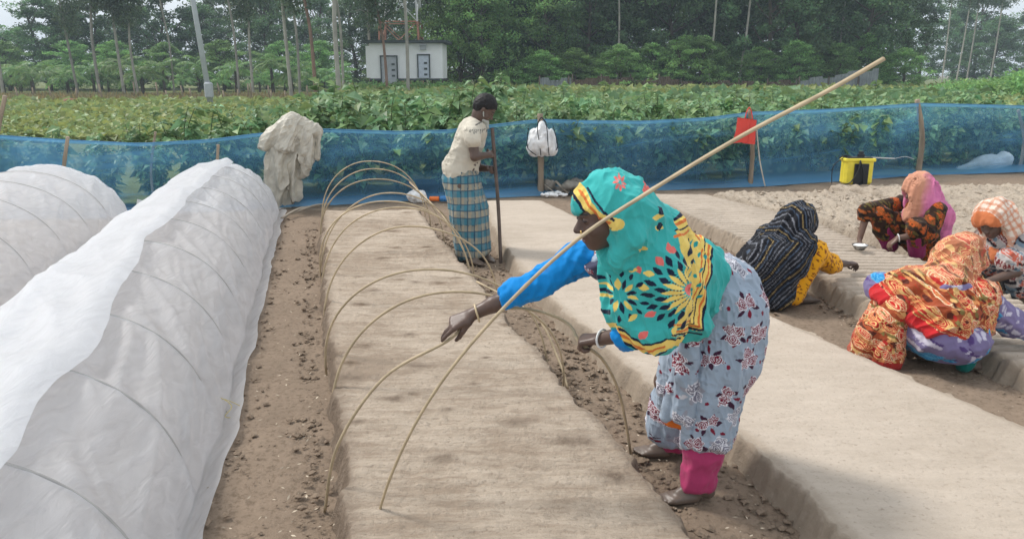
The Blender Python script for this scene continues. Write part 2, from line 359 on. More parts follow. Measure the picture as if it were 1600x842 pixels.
BED = {}
def bed(name, Lp, Rp, zt, kind, m, label, extra_far=0.0, seed=0):
    Lg = np.array([G(u, v, zt) for u, v in Lp]); Rg = np.array([G(u, v, zt) for u, v in Rp])
    Lg = Lg[np.argsort(Lg[:, 1])]; Rg = Rg[np.argsort(Rg[:, 1])]
    y0 = {'furrow': 2.2, 'clod': 3.2}.get(kind, max(min(Lg[0, 1], Rg[0, 1]), .9)); y1 = min(Lg[-1, 1], Rg[-1, 1]) + extra_far
    n = int((420 if kind == 'furrow' else 190) * math.log((y1 + 1) / (y0 + 1)) / .75); ys = np.geomspace(y0 + 1, y1 + 1, n) - 1
    def ext(Pg, y):
        x = np.interp(y, Pg[:, 1], Pg[:, 0])
        lo = y < Pg[0, 1]; s = (Pg[1, 0] - Pg[0, 0]) / (Pg[1, 1] - Pg[0, 1]); x = np.where(lo, Pg[0, 0] + (y - Pg[0, 1]) * s, x)
        hi = y > Pg[-1, 1]; s = (Pg[-1, 0] - Pg[-2, 0]) / (Pg[-1, 1] - Pg[-2, 1]); return np.where(hi, Pg[-1, 0] + (y - Pg[-1, 1]) * s, x)
    xl, xr = ext(Lg, ys), ext(Rg, ys); BED[label] = (ys, xl, xr)
    q = np.concatenate([np.linspace(-.16, -.001, 16), np.linspace(0, 1, 170), np.linspace(.001, .16, 16)])
    side = np.array([-1] * 16 + [0] * 170 + [1] * 16)
    wob = (vn(np.stack([ys * 3, ys * 0, ys * 0 + seed], 1), 3) - .5) * .05 + (vn(np.stack([ys * 11, ys * 0, ys * 0 + seed], 1), 4) - .5) * .03 + (vn(np.stack([ys * 34, ys * 0, ys * 0 + seed], 1), 6) - .5) * .018
    wob2 = (vn(np.stack([ys * 3, ys * 0, ys * 0 + seed + 9], 1), 3) - .5) * .05 + (vn(np.stack([ys * 11, ys * 0, ys * 0 + seed + 9], 1), 4) - .5) * .03 + (vn(np.stack([ys * 34, ys * 0, ys * 0 + seed + 9], 1), 6) - .5) * .018
    X = np.where(side[None] == 0, (xl + wob)[:, None] + q[None] * (xr + wob2 - xl - wob)[:, None], np.where(side[None] < 0, (xl + wob)[:, None] + q[None], (xr + wob2)[:, None] + q[None]))
    Y = np.repeat(ys[:, None], len(q), 1); out = np.where(side == 0, 0, np.abs(q))[None] + 0 * X
    V = np.stack([X.ravel(), Y.ravel(), X.ravel() * 0], 1); out = out.ravel()
    ed = np.minimum(out / .07, 1); prof = ed * ed * (3 - 2 * ed)
    din = np.minimum((X - xl[:, None]), (xr[:, None] - X)).ravel(); rnd = np.clip(1 - din / .03, 0, 1) ** 2 * .006
    c, s_ = math.cos(R(-2)), math.sin(R(-2)); A = V[:, 0] * c + V[:, 1] * s_; B = -V[:, 0] * s_ + V[:, 1] * c   # A across, B along the bed
    St = np.stack([A * 4.5, B * 17, A * 0], 1); top = (fbm(V * 1.7, 2, seed) - .5) * .02
    if kind == 'raked': top = top + (fbm(St, 3, seed + 2) - .5) * .026 + (fbm(V * 24, 3, seed + 5) - .5) * .014
    elif kind == 'smooth': top = top + (fbm(St, 3, seed + 2) - .5) * .008 + (fbm(V * 26, 2, seed + 5) - .5) * .004
    elif kind == 'furrow':
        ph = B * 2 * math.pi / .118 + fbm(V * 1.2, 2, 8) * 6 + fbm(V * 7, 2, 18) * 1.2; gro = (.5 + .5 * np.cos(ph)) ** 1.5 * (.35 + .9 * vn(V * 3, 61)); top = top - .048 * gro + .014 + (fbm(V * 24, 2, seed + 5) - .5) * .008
    else: top = top + (fbm(V * 4, 3, seed) - .5) * .06 + np.clip(fbm(V * 13, 2, seed + 4) - .5, 0, 1) * .14 + (fbm(V * 30, 2, seed) - .5) * .02
    rough = ((fbm(V * 12, 3, seed + 11) - .5) * .06 + np.clip(vn(V * 26, seed + 12) - .5, 0, 1) * .05) * np.clip(out / .02, 0, 1) * np.clip((.16 - out) / .05, 0, 1)
    endf = np.clip((ys[-1] - V[:, 1]) / .12, 0, 1); endf = endf * endf * (3 - 2 * endf); nearf = 1
    V[:, 2] = ((zt + top - rnd) * (1 - prof) + rough - .035 * prof) * endf - .035 * (1 - endf)
    damp = 0
    if kind == 'raked':
        for (u, v, rx) in ((550, 590, .085), (655, 572, .075), (742, 600, .05), (808, 662, .07), (898, 689, .10), (640, 520, .05), (618, 621, .06), (712, 505, .05), (690, 716, .06), (760, 560, .04), (960, 745, .07), (585, 455, .06), (650, 440, .05), (560, 660, .04), (700, 640, .035), (610, 395, .06)):
            g_ = G(u, v, .13); damp = damp + .95 * np.exp(-(((V[:, 0] - g_[0]) / rx) ** 2 + ((V[:, 1] - g_[1]) / (rx * .62)) ** 2) * (1 + .8 * (fbm(V * 30, 2, 3) - .5))) * (.55 + .9 * fbm(V * 45, 2, 8))
    sf = np.clip(damp + (gro * 1.15 if kind == 'furrow' else 0) + out / .035 + (din < .05) * (1 - np.clip(din, 0, .05) / .05) * .55, 0, 1); o = mesh(name, V, gridf(len(ys), len(q)), m, col=np.repeat(sf[:, None], 3, 1)); tag(o, label, kind='structure'); return o  # groove shade painted into the furrow colour, beside damp patches and browner sides
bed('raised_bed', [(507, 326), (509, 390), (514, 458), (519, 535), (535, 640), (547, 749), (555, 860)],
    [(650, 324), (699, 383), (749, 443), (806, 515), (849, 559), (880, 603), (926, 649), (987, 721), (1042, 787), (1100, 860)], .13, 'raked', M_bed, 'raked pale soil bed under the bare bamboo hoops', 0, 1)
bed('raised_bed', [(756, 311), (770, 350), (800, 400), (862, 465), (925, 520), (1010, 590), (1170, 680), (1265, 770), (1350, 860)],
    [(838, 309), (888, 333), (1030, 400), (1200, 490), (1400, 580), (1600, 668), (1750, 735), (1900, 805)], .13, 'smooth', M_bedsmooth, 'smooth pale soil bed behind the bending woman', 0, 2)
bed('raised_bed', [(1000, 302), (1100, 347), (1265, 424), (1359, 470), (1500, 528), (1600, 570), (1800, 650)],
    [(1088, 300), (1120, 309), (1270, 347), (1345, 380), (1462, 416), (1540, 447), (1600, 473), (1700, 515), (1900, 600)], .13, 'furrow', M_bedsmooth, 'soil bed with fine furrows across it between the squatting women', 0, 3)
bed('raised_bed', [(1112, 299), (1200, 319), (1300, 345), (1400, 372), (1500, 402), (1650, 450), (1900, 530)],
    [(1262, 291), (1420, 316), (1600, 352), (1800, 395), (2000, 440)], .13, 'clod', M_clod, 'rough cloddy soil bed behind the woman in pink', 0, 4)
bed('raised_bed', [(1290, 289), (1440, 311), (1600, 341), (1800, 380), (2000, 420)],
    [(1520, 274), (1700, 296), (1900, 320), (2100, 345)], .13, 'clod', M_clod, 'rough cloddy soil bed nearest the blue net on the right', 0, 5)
# beds under the plastic tunnels
def TA(Y): return -1.33 - (Y - 2.85) * .246     # right foot line of the near tunnel
bed('raised_bed', [(-400, 860), (-160, 600), (90, 420), (270, 330)], [(210, 860), (255, 700), (312, 540), (355, 440), (405, 330)], .08, 'smooth', M_bed, 'soil bed under the near plastic tunnel', 0, 6)
bed('raised_bed', [(-1500, 700), (-900, 520), (-300, 400), (10, 325)], [(-500, 700), (-150, 520), (80, 400), (205, 340)], .08, 'smooth', M_bed, 'soil bed under the far left plastic tunnel', 0, 7)

# loose soil crumbs lying along the paths
def rocks(name, pts, sizes, m, label, seed=0):
    rng = np.random.RandomState(seed); base = np.array([(1, 0, 0), (-1, 0, 0), (0, 1, 0), (0, -1, 0), (0, 0, 1), (0, 0, -1), (.6, .6, .6), (-.6, .6, .6), (.6, -.6, .6), (-.6, -.6, .6)], float)
    fc = np.array([(0, 6, 8), (0, 2, 6), (2, 7, 6), (2, 1, 7), (1, 9, 7), (1, 3, 9), (3, 8, 9), (3, 0, 8), (4, 6, 7), (4, 7, 9), (4, 9, 8), (4, 8, 6), (5, 2, 0), (5, 1, 2), (5, 3, 1), (5, 0, 3)])
    Vs = []; Fs = []
    for i, (p, s) in enumerate(zip(pts, sizes)):
        q = base * (1 + rng.uniform(-.35, .35, base.shape)) * s * np.array([1, 1, .6]); a = rng.uniform(0, 6.28); c, t = math.cos(a), math.sin(a)
        q = np.stack([q[:, 0] * c - q[:, 1] * t, q[:, 0] * t + q[:, 1] * c, q[:, 2]], 1)
        Vs.append(q + p); Fs.append(fc + i * 10)
    return tag(mesh(name, np.concatenate(Vs), np.concatenate(Fs), m, smooth=False), label, kind='stuff')
rng = np.random.RandomState(3)
pts = []; sz = []
def strip(xf, y0, y1, n, w, smin, smax, z=.0):
    for _ in range(n):
        y = (y0 + 1) * ((y1 + 1) / (y0 + 1)) ** rng.rand() - 1; pts.append((xf(y) + rng.normal(0, w), y, z + rng.uniform(-.006, .004))); sz.append(smin * .8 + (smax - smin) * rng.rand() ** 5)
b1 = BED['raked pale soil bed under the bare bamboo hoops']; b2 = BED['smooth pale soil bed behind the bending woman']; b3 = BED['soil bed with fine furrows across it between the squatting women']
strip(lambda y: np.interp(y, b1[0], b1[1]) - .16, 2.2, 9, 900, .05, .004, .026)
strip(lambda y: np.interp(y, b1[0], b1[2]) + .14, 2.2, 9, 1300, .05, .004, .028)
strip(lambda y: np.interp(y, b2[0], b2[1]) - .14, 2.2, 10, 1500, .06, .004, .028)
strip(lambda y: np.interp(y, b2[0], b2[2]) + .16, 3, 10, 900, .07, .004, .02)
strip(lambda y: np.interp(y, b3[0], b3[1]) - .13, 3, 10, 900, .06, .004, .026)
strip(lambda y: TA(y) + .12, 2.2, 9.5, 500, .06, .004, .026)
strip(lambda y: np.interp(y, b1[0], b1[1]) - .42, 2.2, 9, 350, .14, .003, .013)
strip(lambda y: np.interp(y, b1[0], b1[2]) + .33, 2.4, 10, 700, .16, .003, .013)
rocks('soil_crumbs', pts, sz, M_path, 'small soil clods crumbled along the foot of the raised beds', 4)
pts = []; sz = []
b4 = BED['rough cloddy soil bed behind the woman in pink']; b5 = BED['rough cloddy soil bed nearest the blue net on the right']
for bb, n in ((b4, 2600), (b5, 1500)):
    for _ in range(n):
        y = rng.uniform(bb[0][0] + .1, bb[0][-1] - .1); x0, x1 = np.interp(y, bb[0], bb[1]), np.interp(y, bb[0], bb[2])
        pts.append((rng.uniform(x0, x1), y, .135 + rng.uniform(-.01, .015))); sz.append(.006 + .028 * rng.rand() ** 3)
rocks('bed_clods', pts, sz, M_clod, 'dry pale clods strewn over the rough beds', 5)

# chaff and dry scraps on the paths
rng = np.random.RandomState(41); C = []; 
for f_, y0, y1, n in ((lambda y: TA(y) + .45, 2.3, 9, 260), (lambda y: np.interp(y, b1[0], b1[2]) + .3, 2.3, 10, 260), (lambda y: np.interp(y, b2[0], b2[2]) + .4, 3, 9, 160)):
    for _ in range(n): y = (y0 + 1) * ((y1 + 1) / (y0 + 1)) ** rng.rand() - 1; C.append((f_(y) + rng.normal(0, .17), y, .012 + rng.rand() * .01))
C = np.array(C); D = rng.normal(0, 1, C.shape) * (1, 1, .25); D /= np.linalg.norm(D, axis=1)[:, None]; W_ = np.cross(D, (0, 0, 1.)); S_ = rng.uniform(.006, .028, (len(C), 1)); k_ = np.arange(len(C))[:, None] * 4
cc = np.repeat(rng.uniform(.5, 1.2, (len(C), 1)) * np.array([[.50, .42, .32]]), 4, 0)
tag(mesh('dry_scraps', np.stack([C, C + D * S_ * .5 + W_ * S_ * .2, C + D * S_, C + D * S_ * .5 - W_ * S_ * .2], 1).reshape(-1, 3), k_ + [[0, 1, 2, 3]], mat('dry_chaff', attr=True, rough=.9), col=cc, smooth=False), 'dry leaf scraps and chaff littering the soil paths', kind='stuff')

# field ground behind the net
M_field = mat('field_grass', (.13, .15, .045), rough=.95, vary=.35, vscale=.35, bump=.05, bscale=3)
fy = lambda x: 10.95 + .262 * x + .9
fx = np.linspace(-140, 170, 120); fr = np.concatenate([np.linspace(0, 40, 40), np.geomspace(42, 540, 24)])
FX, FR = np.meshgrid(fx, fr); FV = np.stack([FX.ravel(), (np.maximum(10.95 + .262 * np.clip(FX, -9, 20), 8) + .6 + FR).ravel(), 0 * FX.ravel()], 1)
FV[:, 2] = .02 + np.clip((FR.ravel()) / 3, 0, 1) * (fbm(FV * .3, 2, 3) * .12)
tag(mesh('field', FV, gridf(len(fr), len(fx)), M_field), 'grassy crop field ground stretching to the trees', kind='structure')

# ---------------- plastic tunnels ----------------
def sheet_mat(name, colr, alpha, gl):
    m = bpy.data.materials.new(name); m.use_nodes = True; n = m.node_tree; n.nodes.clear(); L = n.links.new
    out = n.nodes.new('ShaderNodeOutputMaterial'); b = n.nodes.new('ShaderNodeBsdfPrincipled'); b.inputs['Base Color'].default_value = (*colr, 1); b.inputs['Roughness'].default_value = gl; b.inputs['Specular IOR Level'].default_value = .5
    tr = n.nodes.new('ShaderNodeBsdfTranslucent'); tr.inputs[0].default_value = (*colr, 1); m1 = n.nodes.new('ShaderNodeMixShader'); m1.inputs[0].default_value = .6
    tp = n.nodes.new('ShaderNodeBsdfTransparent'); tp.inputs[0].default_value = (.95, .97, 1, 1); m2 = n.nodes.new('ShaderNodeMixShader'); m2.inputs[0].default_value = alpha
    tc = n.nodes.new('ShaderNodeTexCoord'); mp = n.nodes.new('ShaderNodeMapping'); mp.inputs['Rotation'].default_value = (0, 0, R(-14)); mp.inputs['Scale'].default_value = (9, 1.6, 4); L(tc.outputs['Object'], mp.inputs[0])
    t = n.nodes.new('ShaderNodeTexNoise'); t.inputs['Scale'].default_value = 2.2; t.inputs['Detail'].default_value = 5; t.inputs['Distortion'].default_value = .6; L(mp.outputs[0], t.inputs[0])
    bp = n.nodes.new('ShaderNodeBump'); bp.inputs['Distance'].default_value = .016; L(t.outputs[0], bp.inputs['Height']); L(bp.outputs[0], b.inputs['Normal']); L(bp.outputs[0], tr.inputs['Normal'])
    mr = n.nodes.new('ShaderNodeMapRange'); mr.inputs[1].default_value = .35; mr.inputs[2].default_value = .65; mr.inputs[3].default_value = alpha - .06; mr.inputs[4].default_value = min(alpha + .06, 1); L(t.outputs[0], mr.inputs[0]); L(mr.outputs[0], m2.inputs[0])
    L(b.outputs[0], m1.inputs[1]); L(tr.outputs[0], m1.inputs[2]); L(tp.outputs[0], m2.inputs[1]); L(m1.outputs[0], m2.inputs[2]); L(m2.outputs[0], out.inputs[0]); return m
M_sheet = sheet_mat('thin_white_plastic', (.95, .95, .97), .78, .38)
M_sheet2 = sheet_mat('doubled_white_plastic', (.95, .955, .97), .985, .34)
def arch(t, wd, h):         # t 0..1 from right foot over the top to the left foot; a flattened half circle
    a = t * math.pi; return wd / 2 * (1 - np.sign(np.cos(a)) * np.abs(np.cos(a)) ** 1.02), h * np.abs(np.sin(a)) ** .92
def tunnel(label, xr, y0, y1, wd, h, hoops, seed, over, slope=-.246):
    root = empty('plastic_tunnel', (xr(y0) - wd / 2, y0, 0), label, 'plastic tunnel', 'white plastic tunnels over the seed beds')
    dirv = nrm((slope, 1, 0)); perp = np.array([dirv[1], -dirv[0], 0])      # perp points right
    n = int((y1 - y0) / .022); m = 120; ys = np.linspace(y0, y1, n)
    T = np.linspace(-.035, 1.035, m); YY, TT = np.meshgrid(ys, T, indexing='ij')
    tt = np.clip(TT, 0, 1); ax_, az_ = arch(tt, wd, h)
    hp = np.array(hoops); dh = np.min(np.abs(YY[..., None] - hp), -1); sp = np.mean(np.diff(np.sort(hp)))
    sag = (1 - np.exp(-(dh / .12) ** 1.3)) * .045 * np.sin(tt * math.pi)
    U = np.stack([YY.ravel() * 1.0, TT.ravel() * 20, YY.ravel() * 0], 1)
    wr = folds(np.stack([TT.ravel() * 24, YY.ravel() * 3.0, YY.ravel() * 0], 1), (1.6, 1, 0), 1.0, .040, seed, .28).reshape(YY.shape) * np.clip(dh / .09, 0, 1) * np.sin(np.clip(tt, .02, .98) * math.pi) ** .3
    wr += (fbm(np.stack([TT.ravel() * 4, YY.ravel() * 1.4, YY.ravel() * 0], 1), 2, seed + 5) - .5).reshape(YY.shape) * .03 * np.sin(tt * math.pi) * np.clip(dh / .12, 0, 1) + .004
    s_end = np.clip((y1 - YY) / .28, 0, 1) ** .5          # far end gathered down to the ground
    cx = xr(YY) ; offx = -ax_; zz = az_
    r = 1 - (sag - wr) / (wd / 2)
    ox = (offx + wd / 2) * r - wd / 2; oz = zz * r
    endk = 1
    oz = oz * endk; 
    foot = (TT < 0) | (TT > 1); fo = np.abs(np.where(TT < 0, TT, np.where(TT > 1, TT - 1, 0)))
    oz = np.where(foot, .012 + .02 * vn(U, 4).reshape(YY.shape), np.maximum(oz, .012)); ox = ox + np.where(TT < 0, fo * 2.2, 0) - np.where(TT > 1, fo * 2.2, 0)
    ox = ox + np.where(tt < .12, (vn(np.stack([YY.ravel() * 2.3, YY.ravel() * 0, YY.ravel() * 0], 1), seed).reshape(YY.shape) - .02) * .05 * (1 - tt / .12), 0)
    V = np.stack([(cx + ox * perp[0]).ravel(), (YY + ox * perp[1]).ravel(), oz.ravel()], 1)
    mesh('plastic_sheet', rel(V, root), gridf(n, m), M_sheet, root)
    # gathered far end
    k = 24; E0 = V.reshape(n, m, 3)[-1]; apex = np.array([xr(y1) - .1 + slope * .25, y1 + .28, .02]); ring = []
    for i in range(k + 1):
        q = i / k; pt = E0 * (1 - q) + (apex + (E0 - apex) * np.array([.22, .12, .02])) * q; pt[:, 2] = E0[:, 2] * (1 - q ** 1.7) + .01; pt[:, 2] += (vn(np.stack([T * 40, T * 0 + q * 2, T * 0], 1), seed + 3) - .5) * .04 * math.sin(q * math.pi); ring.append(pt)
    mesh('sheet_end', rel(np.concatenate(ring), root), gridf(k + 1, m), M_sheet, root)
    for yh in hoops:
        a = np.linspace(0, 1, 40); hx, hz = arch(a, wd, h); base = np.array([xr(yh), yh, 0])
        MB().tube([base - perp * x + np.array([0, 0, z + .0]) for x, z in zip(hx, hz)], .0078, 8).build('hoop', M_greyhoop, root)
    if over:
        n2 = int((over[1] - over[0]) / .022); ys2 = np.linspace(over[0], over[1], n2); m2 = 100; q = np.linspace(0, 1, m2); Y2, Q2 = np.meshgrid(ys2, q, indexing='ij')
        edge = np.interp(Y2, *over[2]) + (fbm(np.stack([Y2.ravel() * 1.6, Y2.ravel() * 0, Y2.ravel() * 0], 1), 3, seed + 8).reshape(Y2.shape) - .5) * .045
        t2 = edge + (1.02 - edge) * Q2; t2c = np.clip(t2, 0, 1); a2, z2 = arch(t2c, wd, h)
        bulge = .03 + folds(np.stack([t2.ravel() * 5, Y2.ravel() * 1.6, Y2.ravel() * 0], 1), (.5, 1, 0), 1.2, .045, seed + 21, .5).reshape(Y2.shape) * np.clip(Q2 * 10, .1, 1) + (fbm(np.stack([t2.ravel() * 6, Y2.ravel() * 5, Y2.ravel() * 0], 1), 3, 55).reshape(Y2.shape) - .5) * .03
        bulge += .035 * np.exp(-((Q2 - .05) / .05) ** 2) + .04 * np.exp(-((Q2 - .33 - .05 * np.sin(Y2 * 1.5)) / .035) ** 2) * np.clip((4.8 - Y2), 0, 1)
        bulge = np.maximum(bulge, .014)
        rr = 1 + bulge / (wd / 2); ox2 = (-a2 + wd / 2) * rr - wd / 2; oz2 = np.maximum(z2 * rr, .015)
        V2 = np.stack([(xr(Y2) + ox2 * perp[0]).ravel(), (Y2 + ox2 * perp[1]).ravel(), oz2.ravel()], 1)
        mesh('folded_sheet', rel(V2, root), gridf(n2, m2), M_sheet2, root)
    return root
M_greyhoop = mat('grey_hoop', (.40, .385, .37), rough=.7, vary=.2)
hoopsA = [1.5, 2.15, 2.86, 3.55, 4.3, 5.05, 5.85, 6.65, 7.5, 8.35, 9.2]
tunnel('long white plastic tunnel nearest the camera with a doubled glossy flap over its top', TA, .9, 9.75, 1.26, .66, hoopsA, 11, (.9, 9.5, ([.9, 2.6, 3.4, 4.2, 5, 7, 9.5], [.34, .36, .37, .41, .44, .45, .42])))
TB = lambda Y: -4.62 - (Y - 9.2) * .25
tunnel('shorter plastic tunnel at the far left behind the nearer one', TB, 3.0, 9.0, 1.7, .72, [3.2, 4.1, 5.0, 5.9, 6.75, 7.55, 8.3], 23, None, -.25)
# ---------------- foliage tools ----------------
def leaf_mat(name, colr, vary=.3, trans=.35, rough=.5):
    m = bpy.data.materials.new(name); m.use_nodes = True; n = m.node_tree; n.nodes.clear(); L = n.links.new
    out = n.nodes.new('ShaderNodeOutputMaterial'); b = n.nodes.new('ShaderNodeBsdfPrincipled'); b.inputs['Roughness'].default_value = rough; b.inputs['Specular IOR Level'].default_value = .3
    a = n.nodes.new('ShaderNodeAttribute'); a.attribute_name = 'Col'; oi = n.nodes.new('ShaderNodeObjectInfo')
    mr = n.nodes.new('ShaderNodeMapRange'); mr.inputs[3].default_value = 1 - vary; mr.inputs[4].default_value = 1 + vary; L(oi.outputs['Random'], mr.inputs[0])
    mh = n.nodes.new('ShaderNodeMapRange'); mh.inputs[3].default_value = .485; mh.inputs[4].default_value = .515; L(oi.outputs['Random'], mh.inputs[0])
    mx = n.nodes.new('ShaderNodeMixRGB'); mx.blend_type = 'MULTIPLY'; mx.inputs[0].default_value = 1; mx.inputs[1].default_value = (*colr, 1); L(a.outputs[0], mx.inputs[2])
    h = n.nodes.new('ShaderNodeHueSaturation'); L(mx.outputs[0], h.inputs['Color']); L(mr.outputs[0], h.inputs['Value']); L(mh.outputs[0], h.inputs['Hue'])
    tr = n.nodes.new('ShaderNodeBsdfTranslucent'); ms = n.nodes.new('ShaderNodeMixShader'); ms.inputs[0].default_value = trans
    L(h.outputs[0], b.inputs['Base Color']); L(h.outputs[0], tr.inputs[0]); L(b.outputs[0], ms.inputs[1]); L(tr.outputs[0], ms.inputs[2]); L(ms.outputs[0], out.inputs[0]); return m
def leaves(C, D, S, wr=.45, fold=.18, rng=None, curl=.15, tone=.35):
    """C base points, D directions, S sizes -> verts, tris, colours"""
    n = len(C); D = D / (np.linalg.norm(D, axis=1)[:, None] + 1e-9)
    up = np.tile([0, 0, 1.0], (n, 1)) + rng.normal(0, .35, (n, 3)); W = np.cross(D, up); W /= np.linalg.norm(W, axis=1)[:, None] + 1e-9; N = np.cross(W, D)
    S = S[:, None]; dr = -np.array([0, 0, 1.0]) * curl * S
    b = C; mid = C + D * S * .42 + N * S * 0; l = C + D * S * .38 + W * S * wr + N * S * fold; r = C + D * S * .38 - W * S * wr + N * S * fold; t = C + D * S + dr
    V = np.stack([b, l, mid, r, t], 1).reshape(-1, 3); k = np.arange(n)[:, None] * 5
    T = np.concatenate([k + [[0, 2, 1]], k + [[0, 3, 2]], k + [[1, 2, 4]], k + [[2, 3, 4]]])
    tn = 1 + rng.uniform(-tone, tone, (n, 1)); yl = rng.uniform(-.12, .18, (n, 1)); c = np.concatenate([tn * (1 + yl), tn, tn * (1 - yl)], 1)
    return V, T, np.repeat(c, 5, 0)
def quads(C, S, rng, tone=.35, hang=0.0):
    n = len(C); A = rng.normal(0, 1, (n, 3)); A[:, 2] -= hang * 2; A /= np.linalg.norm(A, axis=1)[:, None]; B = np.cross(A, rng.normal(0, 1, (n, 3))); B /= np.linalg.norm(B, axis=1)[:, None]
    S = S[:, None]; V = np.stack([C, C + A * S * .5 + B * S * .24, C + A * S, C + A * S * .5 - B * S * .24], 1).reshape(-1, 3); k = np.arange(n)[:, None] * 4
    tn = 1 + rng.uniform(-tone, tone, (n, 1)); yl = rng.uniform(-.1, .15, (n, 1)); c = np.concatenate([tn * (1 + yl), tn, tn * (1 - yl)], 1)
    return V, k + [[0, 1, 2, 3]], np.repeat(c, 4, 0)
def dup(root, loc, rz=0, s=(1, 1, 1), label=None, group=None, tilt=(0, 0)):
    def cp(o, par):
        c = o.copy(); COL.objects.link(c); c.parent = par
        for ch in o.children: cp(ch, c)
        return c
    r = cp(root, None); place(r, loc, rz, s, tilt)
    if label: r['label'] = label
    if group: r['group'] = group
    return r
def place(r, loc, rz=0, s=(1, 1, 1), tilt=(0, 0)):
    r.location = loc; r.rotation_euler = (tilt[0], tilt[1], rz); r.scale = s if not np.isscalar(s) else (s, s, s)

# ---------------- crop plants behind the net ----------------
M_crop = leaf_mat('crop_leaf', (.20, .33, .15), .18, .3, .45)
M_cropstem = mat('crop_stem', (.10, .13, .06), rough=.7)
def crop_plant(seed, h=1.15, r=.42, nst=9):
    rng = np.random.RandomState(seed); root = empty('crop_plant', (0, 0, 0)); st = MB(); C = []; D = []; S = []
    for k in range(nst):
        a = rng.uniform(0, 6.28); rr = r * rng.uniform(.3, 1); hh = h * rng.uniform(.65, 1.12)
        p = spline([(0, 0, 0), (rr * .35 * math.cos(a), rr * .35 * math.sin(a), hh * .4), (rr * math.cos(a) * .8, rr * math.sin(a) * .8, hh * .75), (rr * math.cos(a + .3) * 1.05, rr * math.sin(a + .3) * 1.05, hh)], 15)
        st.tube(p, np.linspace(.011, .004, len(p)), 5)
        for i in range(3, len(p)):
            for _ in range(2 if i < 9 else 3):
                b = rng.uniform(0, 6.28); d = np.array([math.cos(b), math.sin(b), rng.uniform(-.55, .35)]); C.append(p[i] + d * .05 * rng.rand()); D.append(d); S.append(.06 + .16 * rng.rand() ** 1.5)
    V, T, c = leaves(np.array(C), np.array(D), np.array(S), .36, .12, rng, .25, .3)
    st.build('stem', M_cropstem, root); mesh('foliage', V, T, M_crop, root, col=c, smooth=False); return root
crops = [crop_plant(s) for s in (1, 2, 3, 4)]
fence_pts = np.array([(-11, 8.1), (-6.3, 9.1), (-1.1, 10.8), (.43, 11.25), (3.8, 12.1), (7.3, 13.55), (9.6, 14.0), (13.5, 14.8)])
fence_y = lambda x: np.interp(x, fence_pts[:, 0], fence_pts[:, 1])
rng = np.random.RandomState(12); nc = 0; used = set()
for row, (dy, hs_) in enumerate([(.42, .95), (.95, 1.02), (1.6, 1.04), (2.5, 1.0), (3.6, .92)]):
    x = -7.6 if row == 0 else -8.5
    while x < 11.5 + row * .5:
        y = float(fence_y(x)) + dy + rng.uniform(-.12, .12); s = hs_ * rng.uniform(.82, 1.08)
        if x < -4.5: s *= .82 if row < 2 else .5
        if -3.0 < x < -.5 and row == 1: s *= 1.22
        i = rng.randint(4); proto = crops[i]; g = 'leafy crop plants in rows behind the blue net'; lb = 'bushy broad-leaved green crop plant growing close behind the blue net'
        if i in used: dup(proto, (x, y, 0), rng.uniform(0, 6.28), (s * rng.uniform(.95, 1.15),) * 2 + (s,), lb, g)
        else: place(proto, (x, y, 0), rng.uniform(0, 6.28), s); used.add(i)
        tag(proto, lb, 'crop plant', g)
        for o in (COL.objects[-1],): pass
        x += rng.uniform(.40, .60) * (1 + .12 * row)
for o in list(COL.objects):
    if o.name.startswith('crop_plant') and o.parent is None: o['category'] = 'crop plant'
# the farther crop reads as one green carpet
def carpet(name, n, xr_, dr, hfun, size, m, label, seed, colr=None, dirz=.3):
    rng = np.random.RandomState(seed); d = dr[0] * (dr[1] / dr[0]) ** rng.rand(n); x = rng.uniform(0, 1, n)
    X = (xr_[0] + (xr_[1] - xr_[0]) * x) * (d + 12) / 20; Y = fence_y(np.clip(X, -9, 12)) + d; Pn = np.stack([X, Y, X * 0], 1)
    if name == 'crop_rows': Pn = Pn[(Pn[:, 0] > -.34 * Pn[:, 1]) | (Pn[:, 1] < 13)]; n = len(Pn); d = np.maximum(Pn[:, 1] - 11, dr[0])
    if name == 'pale_crop': Pn = Pn[(Pn[:, 0] > -.22 * Pn[:, 1]) | (Pn[:, 1] < 40)]; n = len(Pn); d = d[:n] * 0 + np.maximum(Pn[:, 1] - 11, dr[0])
    hgt = hfun(Pn); C = Pn.copy(); C[:, 2] = hgt * (1 - rng.rand(n) ** 2 * .6) + .05
    D = np.stack([rng.normal(0, 1, n), rng.normal(0, 1, n), rng.normal(dirz, .5, n)], 1)
    V, T, c = leaves(C, D, size * (d / dr[0]) ** .75 * rng.uniform(.7, 1.3, n), .40, .1, rng, .2, .3)
    return tag(mesh(name, V, T, m, col=c, smooth=False), label, kind='stuff')
M_crop2 = leaf_mat('young_crop_leaf', (.31, .36, .14), 0, .35, .5)
carpet('crop_rows', 60000, (-7, 13), (4.2, 22), lambda p: (.50 + .38 * fbm(p * .8, 2, 4)) * np.where(p[:, 0] < -.25 * p[:, 1], .35, 1), .15, M_crop, 'dense green crop rows filling the field behind the nearest plants', 31)
carpet('pale_crop', 90000, (-14, 22), (10, 46), lambda p: np.where(p[:, 0] < -.22 * p[:, 1], .16, .50) + .25 * fbm(p * .5, 2, 9), .20, M_crop2, 'low yellow-green crop carpeting the far half of the field', 32, dirz=.6)
M_dry = leaf_mat('dry_grass_blade', (.30, .26, .13), 0, .2, .8)
